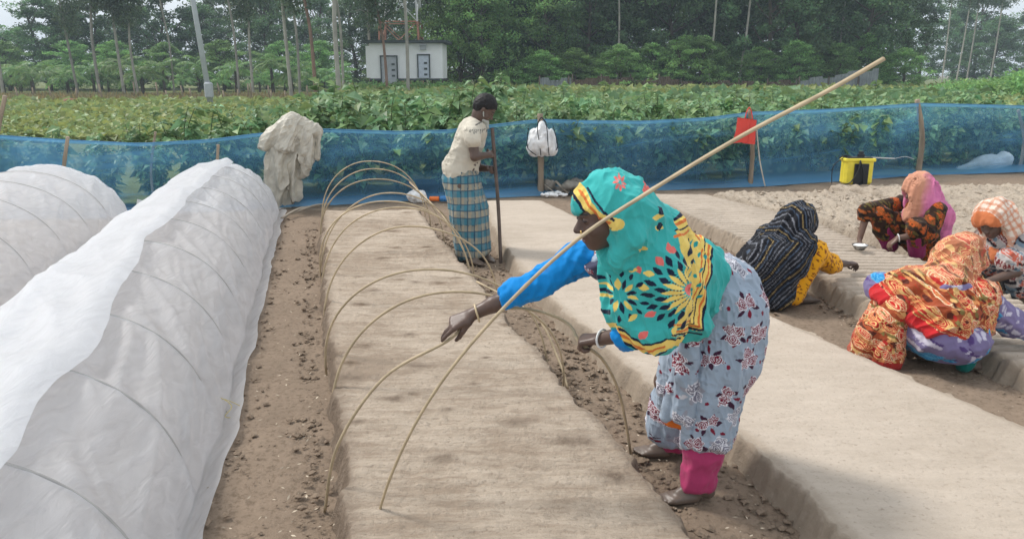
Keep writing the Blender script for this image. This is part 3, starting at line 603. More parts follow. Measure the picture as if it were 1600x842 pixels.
def straw_strip():
    rng = np.random.RandomState(8); n = 9000; X = rng.uniform(-45, 2, n); Y = rng.uniform(46, 60, n); C = np.stack([X, Y, X * 0 + .05], 1); D = np.stack([rng.normal(0, .3, n), rng.normal(0, .3, n), np.ones(n)], 1)
    V, T, c = leaves(C, D, rng.uniform(.2, .5, n), .12, .02, rng, 0, .3); tag(mesh('dry_grass', V, T, M_dry, col=c, smooth=False), 'straw coloured dry grass strip before the tree line', kind='stuff')
straw_strip()
# a few tall shoots standing above the crop
M_shoot = leaf_mat('shoot_leaf', (.22, .33, .14), .15, .35, .5)
def shoot(seed):
    rng = np.random.RandomState(seed); root = empty('tall_shoot', (0, 0, 0)); st = MB(); p = spline([(0, 0, 0), (.03, 0, .6), (-.02, .03, 1.2), (.04, 0, 1.6)], 16); st.tube(p, np.linspace(.014, .005, len(p)), 5)
    C, D, S = [], [], []
    for i in range(7, len(p)):
        for _ in range(3): b = rng.uniform(0, 6.28); C.append(p[i]); D.append((math.cos(b), math.sin(b), rng.uniform(0, .6))); S.append(rng.uniform(.13, .24))
    V, T, c = leaves(np.array(C), np.array(D), np.array(S), .3, .1, rng, .2, .25); st.build('stem', M_cropstem, root); mesh('foliage', V, T, M_shoot, root, col=c, smooth=False); return root
s0 = shoot(5); first = True
for (u, v, d) in [(495, 128, 13), (520, 132, 13.4), (548, 138, 13.6), (575, 146, 13.5), (470, 150, 13), (604, 144, 14), (880, 132, 16), (945, 130, 18), (1020, 118, 20), (1010, 135, 16), (1185, 132, 17), (1208, 136, 16.5), (1370, 130, 17), (440, 170, 12.6), (1290, 142, 17), (820, 140, 15.5), (740, 140, 15), (240, 172, 12.5), (1150, 138, 17)]:
    q = P(u, v, d); sc_ = q[2] / 1.62; lb = 'tall leafy shoot standing up above the crop'
    if first: place(s0, (q[0], q[1], 0), 0, sc_); first = False; tag(s0, lb, 'plant', 'tall shoots above the crop')
    else: dup(s0, (q[0], q[1], 0), rng.uniform(0, 6), sc_, lb)

# ---------------- the blue net fence ----------------
def net_mat():
    m = bpy.data.materials.new('blue_net'); m.use_nodes = True; n = m.node_tree; n.nodes.clear(); L = n.links.new
    out = n.nodes.new('ShaderNodeOutputMaterial'); d = n.nodes.new('ShaderNodeBsdfDiffuse'); d.inputs[0].default_value = (.17, .45, .76, 1); t = n.nodes.new('ShaderNodeBsdfTranslucent'); t.inputs[0].default_value = (.18, .48, .80, 1)
    ms = n.nodes.new('ShaderNodeMixShader'); ms.inputs[0].default_value = .4; L(d.outputs[0], ms.inputs[1]); L(t.outputs[0], ms.inputs[2])
    tp = n.nodes.new('ShaderNodeBsdfTransparent'); tp.inputs[0].default_value = (.84, .94, 1, 1); mx = n.nodes.new('ShaderNodeMixShader')
    a = n.nodes.new('ShaderNodeAttribute'); a.attribute_name = 'Col'; L(a.outputs['Fac'], mx.inputs[0]); L(tp.outputs[0], mx.inputs[1]); L(ms.outputs[0], mx.inputs[2]); L(mx.outputs[0], out.inputs[0]); return m
fence = empty('net_fence', (0, 11, 0), 'long see-through blue net fence on bamboo posts around the crop', 'fence')
NX = 900; xs = np.linspace(-9.5, 13, NX); ysf = fence_y(xs)
u_ = 800 + F * xs / (ysf * CP + 1.0 * SP)
vt = np.interp(u_, [-100, 0, 100, 220, 330, 400, 500, 620, 700, 843, 900, 1000, 1100, 1170, 1300, 1432, 1520, 1600, 1750], [205, 212, 219, 225, 219, 210, 202, 206, 204, 187, 189, 190, 185, 176, 171, 162, 164, 166, 168])
zt = np.array([P(u, v, y)[2] for u, v, y in zip(u_, vt, ysf)]); NZ = 44
qz = np.linspace(0, 1, NZ); XX, QZ = np.meshgrid(xs, qz, indexing='ij'); YYf = np.repeat(ysf[:, None], NZ, 1); ZZ = QZ * zt[:, None]
Qn = np.stack([XX.ravel(), ZZ.ravel() * 2, XX.ravel() * 0], 1)
wv = ((fbm(Qn * .9, 2, 4) - .5) * .12 + folds(Qn * 1.0, (.25, 1, 0), 2.5, .05, 5, .3)).reshape(XX.shape) * np.sin(QZ * math.pi * .9 + .2)
base = np.clip(1 - QZ / .12, 0, 1) ** 2 * (.14 + .1 * vn(np.stack([XX.ravel() * 2, XX.ravel() * 0, XX.ravel() * 0], 1), 6).reshape(XX.shape))
YYf = YYf + wv - base; ZZ = np.maximum(ZZ - .0 * base, .012 + .02 * QZ)
dens = .19 + (fbm(Qn * np.array([1.2, .5, 1]), 3, 14).reshape(XX.shape) - .5) * .28 + np.clip(1 - QZ / .16, 0, 1) * .35 + (QZ > .975) * .4 + np.clip(folds(Qn, (1, .12, 0), 2.6, .28, 9, .15).reshape(XX.shape), 0, .2)
dens = dens + np.clip((-3.2 - XX) / 3, 0, 1) * .16
dens = np.clip(dens, .08, .93)
mesh('net', rel(np.stack([XX.ravel(), YYf.ravel(), ZZ.ravel()], 1), fence), gridf(NX, NZ), net_mat(), fence, col=np.repeat(dens.reshape(-1, 1), 3, 1))
M_rope = mat('blue_rope', (.10, .28, .5), rough=.7)
MB().tube(np.stack([xs[::6], ysf[::6], zt[::6] + .004], 1), .006, 6).build('top_rope', M_rope, fence)
def post(u, vtop, vbase, wpx, Yoff=-.05, front=True, m=M_post, knots=True):
    b = G(u, vbase, 0) if vbase else None; x = b[0]; y = float(fence_y(x)) + Yoff; q = P(u, vtop, y); x0 = P(u + 1, vbase, y)[0]
    rad = wpx * y / F / 2; pts = spline([(x0, y, -.05), (x0 + rng.normal(0, .01), y, q[2] * .5), (q[0], y, q[2])], 14)
    rr = rad * np.array([1 + (.12 if i % 4 == 2 else 0) for i in range(len(pts))]) * np.linspace(1.1, .9, len(pts))
    MB().tube(pts, rr, 8).build('post', m, fence)
    return (x0, y)
post(8, 150, 345, 7); post(106, 214, 335, 6); post(341, 226, 320, 5); PB = post(844, 178, 303, 9); PR = post(1171, 172, 291, 7); post(1433, 156, 272, 8); post(1591, 172, 268, 5, .06); post(-120, 190, 345, 7)
post(456, 176, 322, 6); post(243, 206, 332, 4, .06)
b = G(1190, 291, 0); M_stick = mat('pale_stick', (.55, .50, .42), rough=.7, vary=.15)
o = MB().tube(spline([(b[0] + .03, fence_y(3.9) - .16, 0), P(1187, 250, fence_y(3.9) - .13), P(1182, 200, fence_y(3.9) - .09)], 12), .011, 7).build('leaning_stick', M_stick)
tag(o, 'thin pale stick leaning on the net beside the red bag', 'stick')

# ---------------- bamboo hoops over the second bed ----------------
yb = b1[0]; hoop_lab = ['farthest hoop, next to the net', 'second hoop from the net', 'third hoop from the net', 'fourth hoop from the net', 'fifth hoop from the net', 'sixth hoop from the net', 'seventh hoop from the net', 'eighth hoop from the net', 'ninth hoop from the net, just behind the reaching hand']
hoops_def = [(9.33, .715, .0), (8.5, .715, .02), (7.75, .71, -.03), (6.85, .69, .06), (6.5, .70, -.05), (6.08, .70, .03), (5.25, .70, .04), (4.25, .665, -.03), (3.72, .65, .05)]
for (Y, hgt, sk), lb in zip(hoops_def, hoop_lab):
    xl = np.interp(Y, yb, b1[1]) - .055; xr_ = np.interp(Y, yb, b1[2]) + .07; Yr = Y + .12 + sk * 3
    xr_ = np.interp(Yr, yb, b1[2]) + .07; t = np.linspace(0, 1, 42); a = t * math.pi; wd = xr_ - xl
    px_ = xl + wd * (.5 - .5 * np.sign(np.cos(a)) * np.abs(np.cos(a)) ** (.95)) + sk * np.sin(a); pz = hgt * np.abs(np.sin(a)) ** (.88) - .03; py = Y + (Yr - Y) * t + sk * .8 * np.sin(a * 2)
    jit = (vn(np.stack([t * 5, t * 0 + Y, t * 0], 1), 3) - .5) * .02; pts = np.stack([px_ + jit, py, pz + jit], 1)
    pts = pts[(pz > -.035)]
    k = 1 + (np.arange(len(pts)) % 9 == 4) * .16
    o = MB().tube(pts, .0082 * k * np.linspace(1.1, .85, len(pts)), 8, .8).build('bamboo_hoop', M_bamboo); tag(o, 'bent bamboo hoop over the bed, ' + lb, 'hoop', 'bare bamboo hoops over the raked bed')
# second, slimmer curves seen bent outward to the path
for (u0, v0, u1, v1, ua, va, Ya, lb) in [(735, 424, 640, 285, 690, 335, 7.0, 'slim bamboo end curving down to the path beside the standing man'), (887, 606, 745, 440, 835, 492, 4.4, 'dark slim bamboo end bent down to the path behind the reaching arm')]:
    e = G(u0, v0, 0); p1 = P(ua, va, Ya); p2 = P(u1, v1, Ya + (.4 if Ya < 5 else 1.2))
    tag(MB().tube(spline([e, P((u0 * .6 + ua * .4) + 6, v0 * .6 + va * .4, e[1] * .6 + Ya * .4), p1, p2], 20), .0065, 7).build('bamboo_strip', M_bamboo), lb, 'bamboo strip')

# ---------------- things along the net ----------------
M_white = mat('white_woven', (.78, .77, .76), rough=.7, bump=.006, bscale=40, vary=.1, vscale=14)
M_black = mat('black_webbing', (.015, .015, .018), rough=.6, bump=.001, bscale=200)
M_red = mat('red_fabric', (.72, .07, .05), rough=.65, bump=.006, bscale=22, vary=.08)
def cp_(u, v, Y): return P(u, v, Y)
# white sack bag with black straps
Yb = PB[1] - .12; root = empty('bag', P(847, 243, Yb), 'white cloth bag with black straps hanging on a wooden post', 'bag')
S = Sdf()
S.cone(P(846, 196, Yb), P(846, 222, Yb - .02), .05, .16, .05).cone(P(836, 210, Yb), P(834, 232, Yb - .02), .07, .095, .04).cone(P(858, 210, Yb), P(861, 234, Yb - .02), .06, .085, .04).ell(P(847, 234, Yb), (.16, .09, .09), k=.04)
def d1(V, N): return folds(V, (.1, 0, 1), 14, .035, 3) + (fbm(V * 18, 2, 4) - .5) * .02
soft('bag_body', S, .012, M_white, root, None, d1)
for us in ([(841, 190), (840, 205), (843, 225), (845, 243)], [(853, 192), (855, 205), (856, 222), (858, 243)], [(826, 200), (824, 215), (825, 232), (838, 243)], [(864, 196), (869, 215), (871, 230), (868, 235)]):
    MB().tube(spline([P(u, v, Yb - .15 + (.06 if abs(u - 847) > 16 else 0)) for u, v in us], 14), .014, 6, .5).build('strap', M_black, root)
MB().tube(spline([P(841, 192, Yb - .06), P(846, 184, Yb), P(853, 192, Yb - .06)], 10), .01, 6).build('handle', M_black, root)
# red bag
Yr = PR[1] - .1; root = empty('bag', P(1165, 226, Yr), 'red cloth carrier bag hanging by its handles on a bamboo post', 'bag')
def slab(poly, Y0, th, m, name, parent, amp=.02, n=26, seed=1):
    """a soft flat thing bounded by left and right outlines given from top to bottom"""
    Lf, Rt = [np.array(a, float) for a in poly]; ts = np.linspace(0, 1, n); 
    def at_(A, t): d = np.linspace(0, 1, len(A)); return np.array([np.interp(t, d, A[:, 0]), np.interp(t, d, A[:, 1])])
    V = []
    for t in ts:
        l = at_(Lf, t); r = at_(Rt, t)
        for q in np.linspace(0, 1, n): uv = l + (r - l) * q; V.append(P(uv[0], uv[1], Y0 - math.sin(q * math.pi) * .035))
    V = np.array(V); w_ = folds(V, (.2, 0, 1), 9, amp, seed) ; A = V.copy(); A[:, 1] += w_; B = A.copy(); B[:, 1] += th; g_ = gridf(n, n); N_ = n * n
    rim = [i for i in range(n)] + [i * n + n - 1 for i in range(1, n)] + [N_ - 1 - i for i in range(1, n)] + [(n - 1 - i) * n for i in range(1, n - 1)]
    rq = [[rim[i], rim[(i + 1) % len(rim)], rim[(i + 1) % len(rim)] + N_, rim[i] + N_] for i in range(len(rim))]
    return mesh(name, rel(np.concatenate([A, B]), parent), np.concatenate([g_, g_[:, ::-1] + N_, rq]), m, parent)
slab(([(1153, 184), (1150, 205), (1144, 224)], [(1172, 186), (1170, 205), (1168, 222)]), Yr - .05, .02, M_red, 'front_panel', root, .03)
slab(([(1160, 185), (1162, 205), (1160, 224)], [(1183, 188), (1181, 205), (1180, 226)]), Yr, .02, M_red, 'back_panel', root, .03, seed=4)
for a in ([(1164, 186), (1167, 174), (1171, 168)], [(1176, 187), (1174, 174), (1171, 168)]): MB().tube(spline([P(u, v, Yr) for u, v in a], 8), .014, 6, .5).build('handle', M_red, root)
# knapsack sprayer
M_yel = mat('yellow_plastic', (.80, .66, .05), rough=.4, vary=.08, vscale=12, spec=.5); M_dk = mat('dark_plastic', (.02, .022, .025), rough=.45); M_lance = mat('grey_lance', (.5, .5, .5), rough=.4)
g0 = G(1336, 289, .12); Y0 = g0[1]; x0 = g0[0]; root = empty('sprayer', (x0, Y0, .14), 'yellow knapsack sprayer with black straps standing before the net', 'sprayer')
z0 = .135; pxm = Y0 * CP / F + .0; Wt = 44 * (Y0 * CP + 1.5 * SP) / F; Ht = 44 * (Y0 * CP + 1.5 * SP) / F
MB().box((x0, Y0, z0 + Ht * .45), (Wt, .2, Ht * .9), bev=.03).build('tank', M_yel, root, False)
MB().box((x0, Y0, z0 + Ht * .86), (Wt * 1.08, .225, .05), bev=.015).build('tank_rim', M_yel, root, False)
MB().box((x0, Y0, z0 + Ht * .92), (Wt * .9, .17, .03), bev=.01).lathe((x0 + .04, Y0, z0 + Ht * .93), [(0, 0), (.05, 0), (.05, .05), (.035, .055), (.035, .09), (0, .09)], 14).build('lid', M_dk, root, False)
MB().box((x0 + .02, Y0 - .112, z0 + Ht * .38), (Wt * .5, .03, Ht * .72), bev=.012).build('back_pad', M_dk, root, False)
for dx, a in ((-.14, -.10), (.04, -.04)): MB().tube(spline([(x0 - .02, Y0 - .13, z0 + Ht * .86), (x0 + dx * .4, Y0 - .17, z0 + Ht * .5), (x0 + dx, Y0 - .15, z0 + .04), (x0 + dx + a, Y0 - .12, z0 + .01)], 14), .02, 6, .35).build('strap', M_dk, root)
MB().tube(spline([(x0 + .02, Y0, z0 + Ht * .95), (x0 + .25, Y0 + .02, z0 + Ht * .92), P(1398, 248, Y0 + .05)], 12), .009, 7).tube(spline([P(1398, 248, Y0 + .05), P(1415, 245, Y0 + .1), P(1428, 249, Y0 + .12)], 8), .004, 5).build('lance', M_lance, root)
MB().tube(spline([(x0 - .1, Y0, z0 + Ht * .96), (x0 - .2, Y0 + .01, z0 + Ht * .99), (x0 - .27, Y0, z0 + Ht * .92)], 10), .012, 7).tube(spline([(x0 - .2, Y0, z0 + Ht * .95), (x0 - .33, Y0 + .05, z0 + Ht * .6), (x0 - .34, Y0 + .02, z0 + .0)], 12), .007, 6).build('pump_lever', M_dk, root)
# white sack lying behind the net
q = G(1515, 262, 0); root = empty('sack', (q[0], fence_y(q[0]) + .25, 0), 'full white sack lying on the ground behind the blue net', 'sack'); c0 = np.array(root.location)
S = Sdf().ell(c0 + (.05, 0, .15), (.3, .16, .13), k=.05).ell(c0 + (.32, 0, .2), (.14, .14, .13), k=.05).cone(c0 + (-.2, 0, .1), c0 + (-.5, -.03, .04), .09, .03, .05)
soft('sack_body', S, .015, M_white, root, None, lambda V, N: folds(V, (1, 0, .2), 9, .04, 8))
# black basin, white bundle and orange bottle behind/at the net foot
q = G(665, 300, 0); yq = float(fence_y(q[0])) + .35; M_basin = mat('black_basin', (.012, .016, .025), rough=.35, spec=.5); xq = P(664, 290, yq)[0]
root = MB().lathe((xq, yq, 0), [(0, .015), (.16, .015), (.24, .2), (.26, .21), (.26, .195), (.22, .19), (.165, 0), (0, 0)], 28).build('basin', M_basin); tag(root, 'round black basin standing behind the blue net near the man', 'basin')
q = P(650, 293, fence_y(-1.3) - .25); S = Sdf().ell((q[0], q[1], .09), (.12, .09, .08), k=.03).ell((q[0] + .07, q[1], .07), (.08, .07, .06), k=.03); root = empty('plastic_bag', (q[0], q[1], 0), 'crumpled white plastic bag at the foot of the net by the hoops', 'bag')
soft('bag_body', S, .01, M_white, root, None, lambda V, N: folds(V, (.4, 0, 1), 16, .04, 9) + (fbm(V * 25, 2, 2) - .5) * .03)
M_or = mat('orange_plastic', (.85, .20, .04), rough=.4); M_bl = mat('blue_plastic', (.05, .2, .45), rough=.4); q = P(684, 297, fence_y(-1.1) - .28); root = empty('bottle', (q[0], q[1], .04), 'small blue bottle with an orange cap lying at the foot of the net', 'bottle')
MB().tube([(q[0] + .02, q[1], .045), (q[0] + .04, q[1], .045), (q[0] + .17, q[1] + .01, .045)], [.02, .042, .042], 14).build('bottle_body', M_bl, root)
MB().tube([(q[0] - .12, q[1], .045), (q[0] - .11, q[1], .045), (q[0] + .015, q[1], .045)], [.022, .034, .034], 14).build('bottle_cap', M_or, root)
# paper scrap caught in the net on the left
q = P(220, 318, float(fence_y(-4.6)) - .12); M_pap = mat('white_paper', (.82, .82, .8), rough=.8)
o = MB().box(q, (.10, .006, .085), Matrix.Rotation(.25, 3, 'Y')).box(q + (.02, -.012, -.03), (.07, .006, .05), Matrix.Rotation(-.4, 3, 'X')).build('paper_scrap', M_pap, None, False); tag(o, 'white scrap of paper caught low on the net at the left', 'paper scrap')
# grey-beige crumpled sheet hung over a post
M_tarp = mat('dusty_plastic_sheet', (.68, .63, .53), rough=.45, bump=.012, bscale=16, vary=.2, vscale=9, spec=.4, trans=.25)
Yt = float(fence_y(-2.9)) - .1; root = empty('draped_sheet', P(450, 330, Yt), 'dusty beige plastic sheet bundled and hung over a post of the net', 'plastic sheet')
S = Sdf(); q = lambda u, v, d=0: P(u, v, Yt + d)
S.cone(q(440, 225), q(438, 280), .12, .115, .05).cone(q(438, 280), q(438, 322), .11, .085, .05).cone(q(455, 240), q(460, 305), .08, .05, .04).cone(q(422, 250), q(424, 300), .05, .055, .04).cone(q(476, 215), q(480, 250), .09, .075, .05).cone(q(480, 245), q(468, 276), .07, .04, .04).cone(q(496, 205), q(495, 246), .035, .03, .04)
S.plane(q(438, 330), (.5, 0, -1))
soft('hanging_folds', S, .009, M_tarp, root, None, lambda V, N: folds(V, (.12, .1, 1), 11, .085, 12, .08) + folds(V, (.5, .2, 1), 24, .015, 35, .2), 1, 1)
S = Sdf().cone(q(456, 186), q(420, 218, -.1), .075, .10, .07).cone(q(456, 186), q(492, 205, .02), .075, .07, .07).cone(q(450, 200, -.06), q(446, 232, -.12), .11, .12, .08).cone(q(470, 205), q(476, 240), .10, .09, .08).cone(q(425, 212, -.08), q(412, 230, -.1), .09, .07, .05).plane(q(440, 236, -.1), nrm((-.12, -.25, -1))).shell(.013)
soft('top_fold', S, .008, M_tarp, root, None, lambda V, N: folds(V, (.55, .1, 1), 8, .045, 44, .12) + folds(V, (.9, 0, .5), 18, .015, 45, .25), 1, 1)
# sticks on the ground by the far end of the tunnel
M_twig = mat('grey_twig', (.34, .29, .23), rough=.8)
for (a, b, c, lb) in [((455, 338), (490, 330), (515, 322), 'long crooked stick on the soil below the bundled sheet'), ((440, 345), (470, 334), (500, 326), 'short stick crossing another on the soil below the bundled sheet')]:
    tag(MB().tube(spline([G(*a, 0) + (0, 0, .03), G(*b, 0) + (0, 0, .07), G(*c, 0) + (0, 0, .03)], 14), .014, 6).build('dry_stick', M_twig), lb, 'stick')
# rubble and rags by the post
M_rub = mat('grey_rubble', (.22, .20, .17), rough=.9, bump=.01, bscale=30, vary=.3)
q0 = G(878, 303, 0); root = empty('rubbish_heap', q0, 'heap of grey clods, broken boards and white scraps at the wooden post', 'rubbish heap')
S = Sdf(); 
for k in range(9): S.ell(q0 + (rng.uniform(-.28, .28), rng.uniform(-.12, .12), .05 + rng.rand() * .1), (rng.uniform(.06, .12), .09, rng.uniform(.04, .09)), k=.02)
soft('clods', S, .014, M_rub, root, None, lambda V, N: (fbm(V * 16, 3, 6) - .5) * .08)
for (u0, v0, u1, v1, wd) in [(868, 283, 888, 304, .07), (876, 300, 902, 290, .02), (850, 288, 868, 302, .03), (893, 296, 905, 305, .05)]:
    a = P(u0, v0, q0[1] - .1); b = P(u1, v1, q0[1] - .16); a[2] = max(a[2], .05); b[2] = max(b[2], .03); MB().tube([a, b], wd / 2, 6, .4).build('board', M_twig, root)
for k in range(5): 
    p = G(852 + k * 7, 309 - (k % 2) * 3, 0) + (0, 0, .04); soft('scrap', Sdf().ell(p, (.07, .05, .022), k=.01), .01, M_white, root, None, lambda V, N: (fbm(V * 30, 2, 7) - .5) * .05)
# loose tie string at the tunnel hoop
M_string = mat('yellow_string', (.55, .45, .18), rough=.8)
g1 = G(345, 640, .03); pts = spline([g1 + (-.05, .05, .05), g1 + (.02, 0, .06), g1 + (.07, -.03, .03), g1 + (.05, -.08, .0), g1 + (.1, -.05, -.02)], 18)
tag(MB().tube(pts, .0022, 5).tube(spline([g1 + (-.03, .03, .05), g1 + (.01, .06, .03), g1 + (.09, .03, .01)], 12), .002, 5).build('tie_string', M_string), 'loose yellow tie string at the foot of the nearest tunnel', 'string')
# ---------------- distant trees, shed, tower, pole ----------------
M_fo = [leaf_mat('dark_foliage', (.105, .185, .085), .25, .45), leaf_mat('mid_foliage', (.20, .35, .12), .25, .45), leaf_mat('light_foliage', (.25, .42, .15), .2, .45), leaf_mat('hanging_foliage', (.10, .15, .085), .2, .3)]
M_bark = mat('brown_bark', (.10, .08, .06), rough=.9, bump=.02, bscale=8, vary=.3, rnd=.3); M_pale = mat('pale_bark', (.33, .31, .27), rough=.8, bump=.01, bscale=6, vary=.25, vscale=2, rnd=.2); M_redbark = mat('reddish_bark', (.24, .15, .11), rough=.8, vary=.25, vscale=2)
def broad_tree(seed, h=12, rc=3.6, low=1.2, n=150, per=85, m=0, trunk=M_bark, size=.27):
    rng = np.random.RandomState(seed); root = empty('broadleaf_tree', (0, 0, 0)); tr = MB()
    tp = spline([(0, 0, -.2), (rng.normal(0, .2), rng.normal(0, .2), h * .3), (rng.normal(0, .5), rng.normal(0, .5), h * .6), (rng.normal(0, .6), rng.normal(0, .6), h * .92)], 24)
    tr.tube(tp, np.linspace(.24, .05, len(tp)), 8); C = []; S = []
    for k in range(n):
        f = rng.rand() ** .8; z = low + (h - low) * f; prof = math.sin(min(1, (f * .86 + .16)) * math.pi) ** .55; a = rng.uniform(0, 6.28); r = rc * prof * rng.uniform(.35, 1.1)
        c = np.array([r * math.cos(a), r * math.sin(a), z]); 
        if k % 6 == 0:
            b = tp[min(int(len(tp) * max(.15, f * .8)), len(tp) - 2)]; tr.tube(spline([b, (b + c) / 2 + (0, 0, -.3), c], 6), np.linspace(.07, .02, 7)[:len(spline([b, b + .1, c], 6))], 5)
        e = rng.uniform(.45, 1.0); q = rng.normal(0, 1, (per, 3)); q /= np.linalg.norm(q, axis=1)[:, None]; q *= (rng.rand(per, 1) ** .4) * e * np.array([1, 1, .6]); C.append(c + q); S.append(np.full(per, rng.uniform(.55, 1.0) if rng.rand() < .6 else rng.uniform(1.1, 1.7)))
    C = np.concatenate(C); V, Q, c = quads(C, rng.uniform(.7, 1.4, len(C)) * size, rng, .35); c = c * np.repeat(np.concatenate(S), 4)[:, None]
    tr.build('trunk', trunk, root); mesh('crown', V, Q, M_fo[m], root, col=c, smooth=False); return root
def slender_tree(seed, h=17, m=3, trunk=M_pale, start=.33, r0=.115, dens=1.0):
    rng = np.random.RandomState(seed); root = empty('slender_tree', (0, 0, 0)); tr = MB()
    tp = spline([(0, 0, -.2), (rng.normal(0, .12), 0, h * .25), (rng.normal(0, .3), rng.normal(0, .2), h * .5), (rng.normal(0, .5), rng.normal(0, .3), h * .78), (rng.normal(0, .6), 0, h)], 40)
    tr.tube(tp, np.linspace(r0, .03, len(tp)), 8); C = []
    for k in range(int(46 * dens)):
        f = start + (1 - start) * rng.rand(); b = tp[min(int(f * len(tp)), len(tp) - 1)]; a = rng.uniform(0, 6.28); r = rng.uniform(.4, 1.9) * (1.1 - abs(f - .65)); e = b + np.array([r * math.cos(a), r * math.sin(a), rng.uniform(.2, 1.3)])
        pl = spline([b, (b + e) / 2 + (0, 0, .2), e], 6); tr.tube(pl, np.linspace(.045, .012, len(pl)), 5)
        for t in (.55, .8, 1.0):
            c = b + (e - b) * t; nn = 55; q = rng.normal(0, 1, (nn, 3)) * np.array([.30, .30, .42]); q[:, 2] -= .35; C.append(c + q)
    C = np.concatenate(C); V, Q, c = quads(C, rng.uniform(.16, .34, len(C)), rng, .4, .6)
    tr.build('trunk', trunk, root); mesh('crown', V, Q, M_fo[m], root, col=c, smooth=False); return root
def palm(seed, h=2.2):
    rng = np.random.RandomState(seed); root = empty('young_palm', (0, 0, 0)); MB().tube([(0, 0, -.1), (0, 0, h * .5), (.05, 0, h)], [.16, .13, .10], 8).build('trunk', M_bark, root); Vs = []; Ts = []; Cs = []; nn = 0
    for k in range(13):
        a = k * 2.4 + rng.uniform(-.2, .2); L_ = rng.uniform(1.7, 2.5); el = rng.uniform(.2, 1.3); rb = [np.array([0, 0, h])]
        for i in range(12): el2 = el - i * .13; rb.append(rb[-1] + np.array([math.cos(a) * math.cos(el2), math.sin(a) * math.cos(el2), math.sin(el2)]) * L_ / 12)
        rb = np.array(rb); side = np.array([-math.sin(a), math.cos(a), 0]); C = []; D = []; S = []
        for i in range(1, 12):
            for s_ in (-1, 1):
                for j in (0, .5): C.append(rb[i] + (rb[i + 1] - rb[i]) * j); D.append(side * s_ + nrm(rb[i + 1] - rb[i]) * .6 + np.array([0, 0, -.35])); S.append(.62 * math.sin((i + 1.5) / 14 * math.pi))
        V, T, c = leaves(np.array(C), np.array(D), np.array(S), .10, .02, rng, .2, .25); Vs.append(V); Ts.append(T + nn); Cs.append(c); nn += len(V)
    mesh('crown', np.concatenate(Vs), np.concatenate(Ts), M_fo[1], root, col=np.concatenate(Cs), smooth=False); return root
def shrub(seed, m=2):
    rng = np.random.RandomState(seed); root = empty('shrub', (0, 0, 0)); tr = MB(); C = []
    for k in range(34):
        a = rng.uniform(0, 6.28); r = rng.uniform(.2, 1.5); z = rng.uniform(.3, 1.9) * (1.15 - r / 2.2); c = np.array([r * math.cos(a), r * math.sin(a), z])
        if k % 3 == 0: tr.tube([(0, 0, -.1), c * (.5, .5, .6), c], [.03, .02, .01], 5)
        C.append(c + rng.normal(0, .26, (80, 3)) * np.array([1, 1, .8]))
    C = np.concatenate(C); C[:, 2] = np.abs(C[:, 2]); V, Q, c = quads(C, rng.uniform(.12, .26, len(C)), rng, .35); tr.build('stem', M_bark, root); mesh('foliage', V, Q, M_fo[m], root, col=c, smooth=False); return root
class Kit:
    def __init__(s, protos): s.p = protos; s.used = [False] * len(protos)
    def put(s, i, u, d, rz, sc_, label, cat, group, tilt=(0, 0), vb=None):
        x = (u - 800) / F * (d * CP + 1.5 * SP); 
        if s.used[i]: o = dup(s.p[i], (x, d, 0), rz, sc_, label, group, tilt); tag(o, None, cat)
        else: o = s.p[i]; place(o, (x, d, 0), rz, sc_, tilt); tag(o, label, cat, group); s.used[i] = True
        return o
rng = np.random.RandomState(77)
dense = Kit([broad_tree(21, 13, 4.0, .8, 170, 90, 0), broad_tree(22, 12, 3.6, .6, 150, 90, 0)])
light = Kit([broad_tree(24, 11, 3.3, .4, 150, 90, 1, size=.24), broad_tree(25, 12, 3.0, .6, 140, 85, 2, size=.22)])
slim = Kit([slender_tree(31), slender_tree(32, 16, 3, M_pale, .38), slender_tree(33, 17, 3, M_redbark, .36, .11, .9), slender_tree(34, 18, 3, M_pale, .5, .09, .6)])
palms = Kit([palm(41), palm(42, 1.4)]); shr = Kit([shrub(51), shrub(52, 1)])
RR = lambda: rng.uniform(0, 6.28)
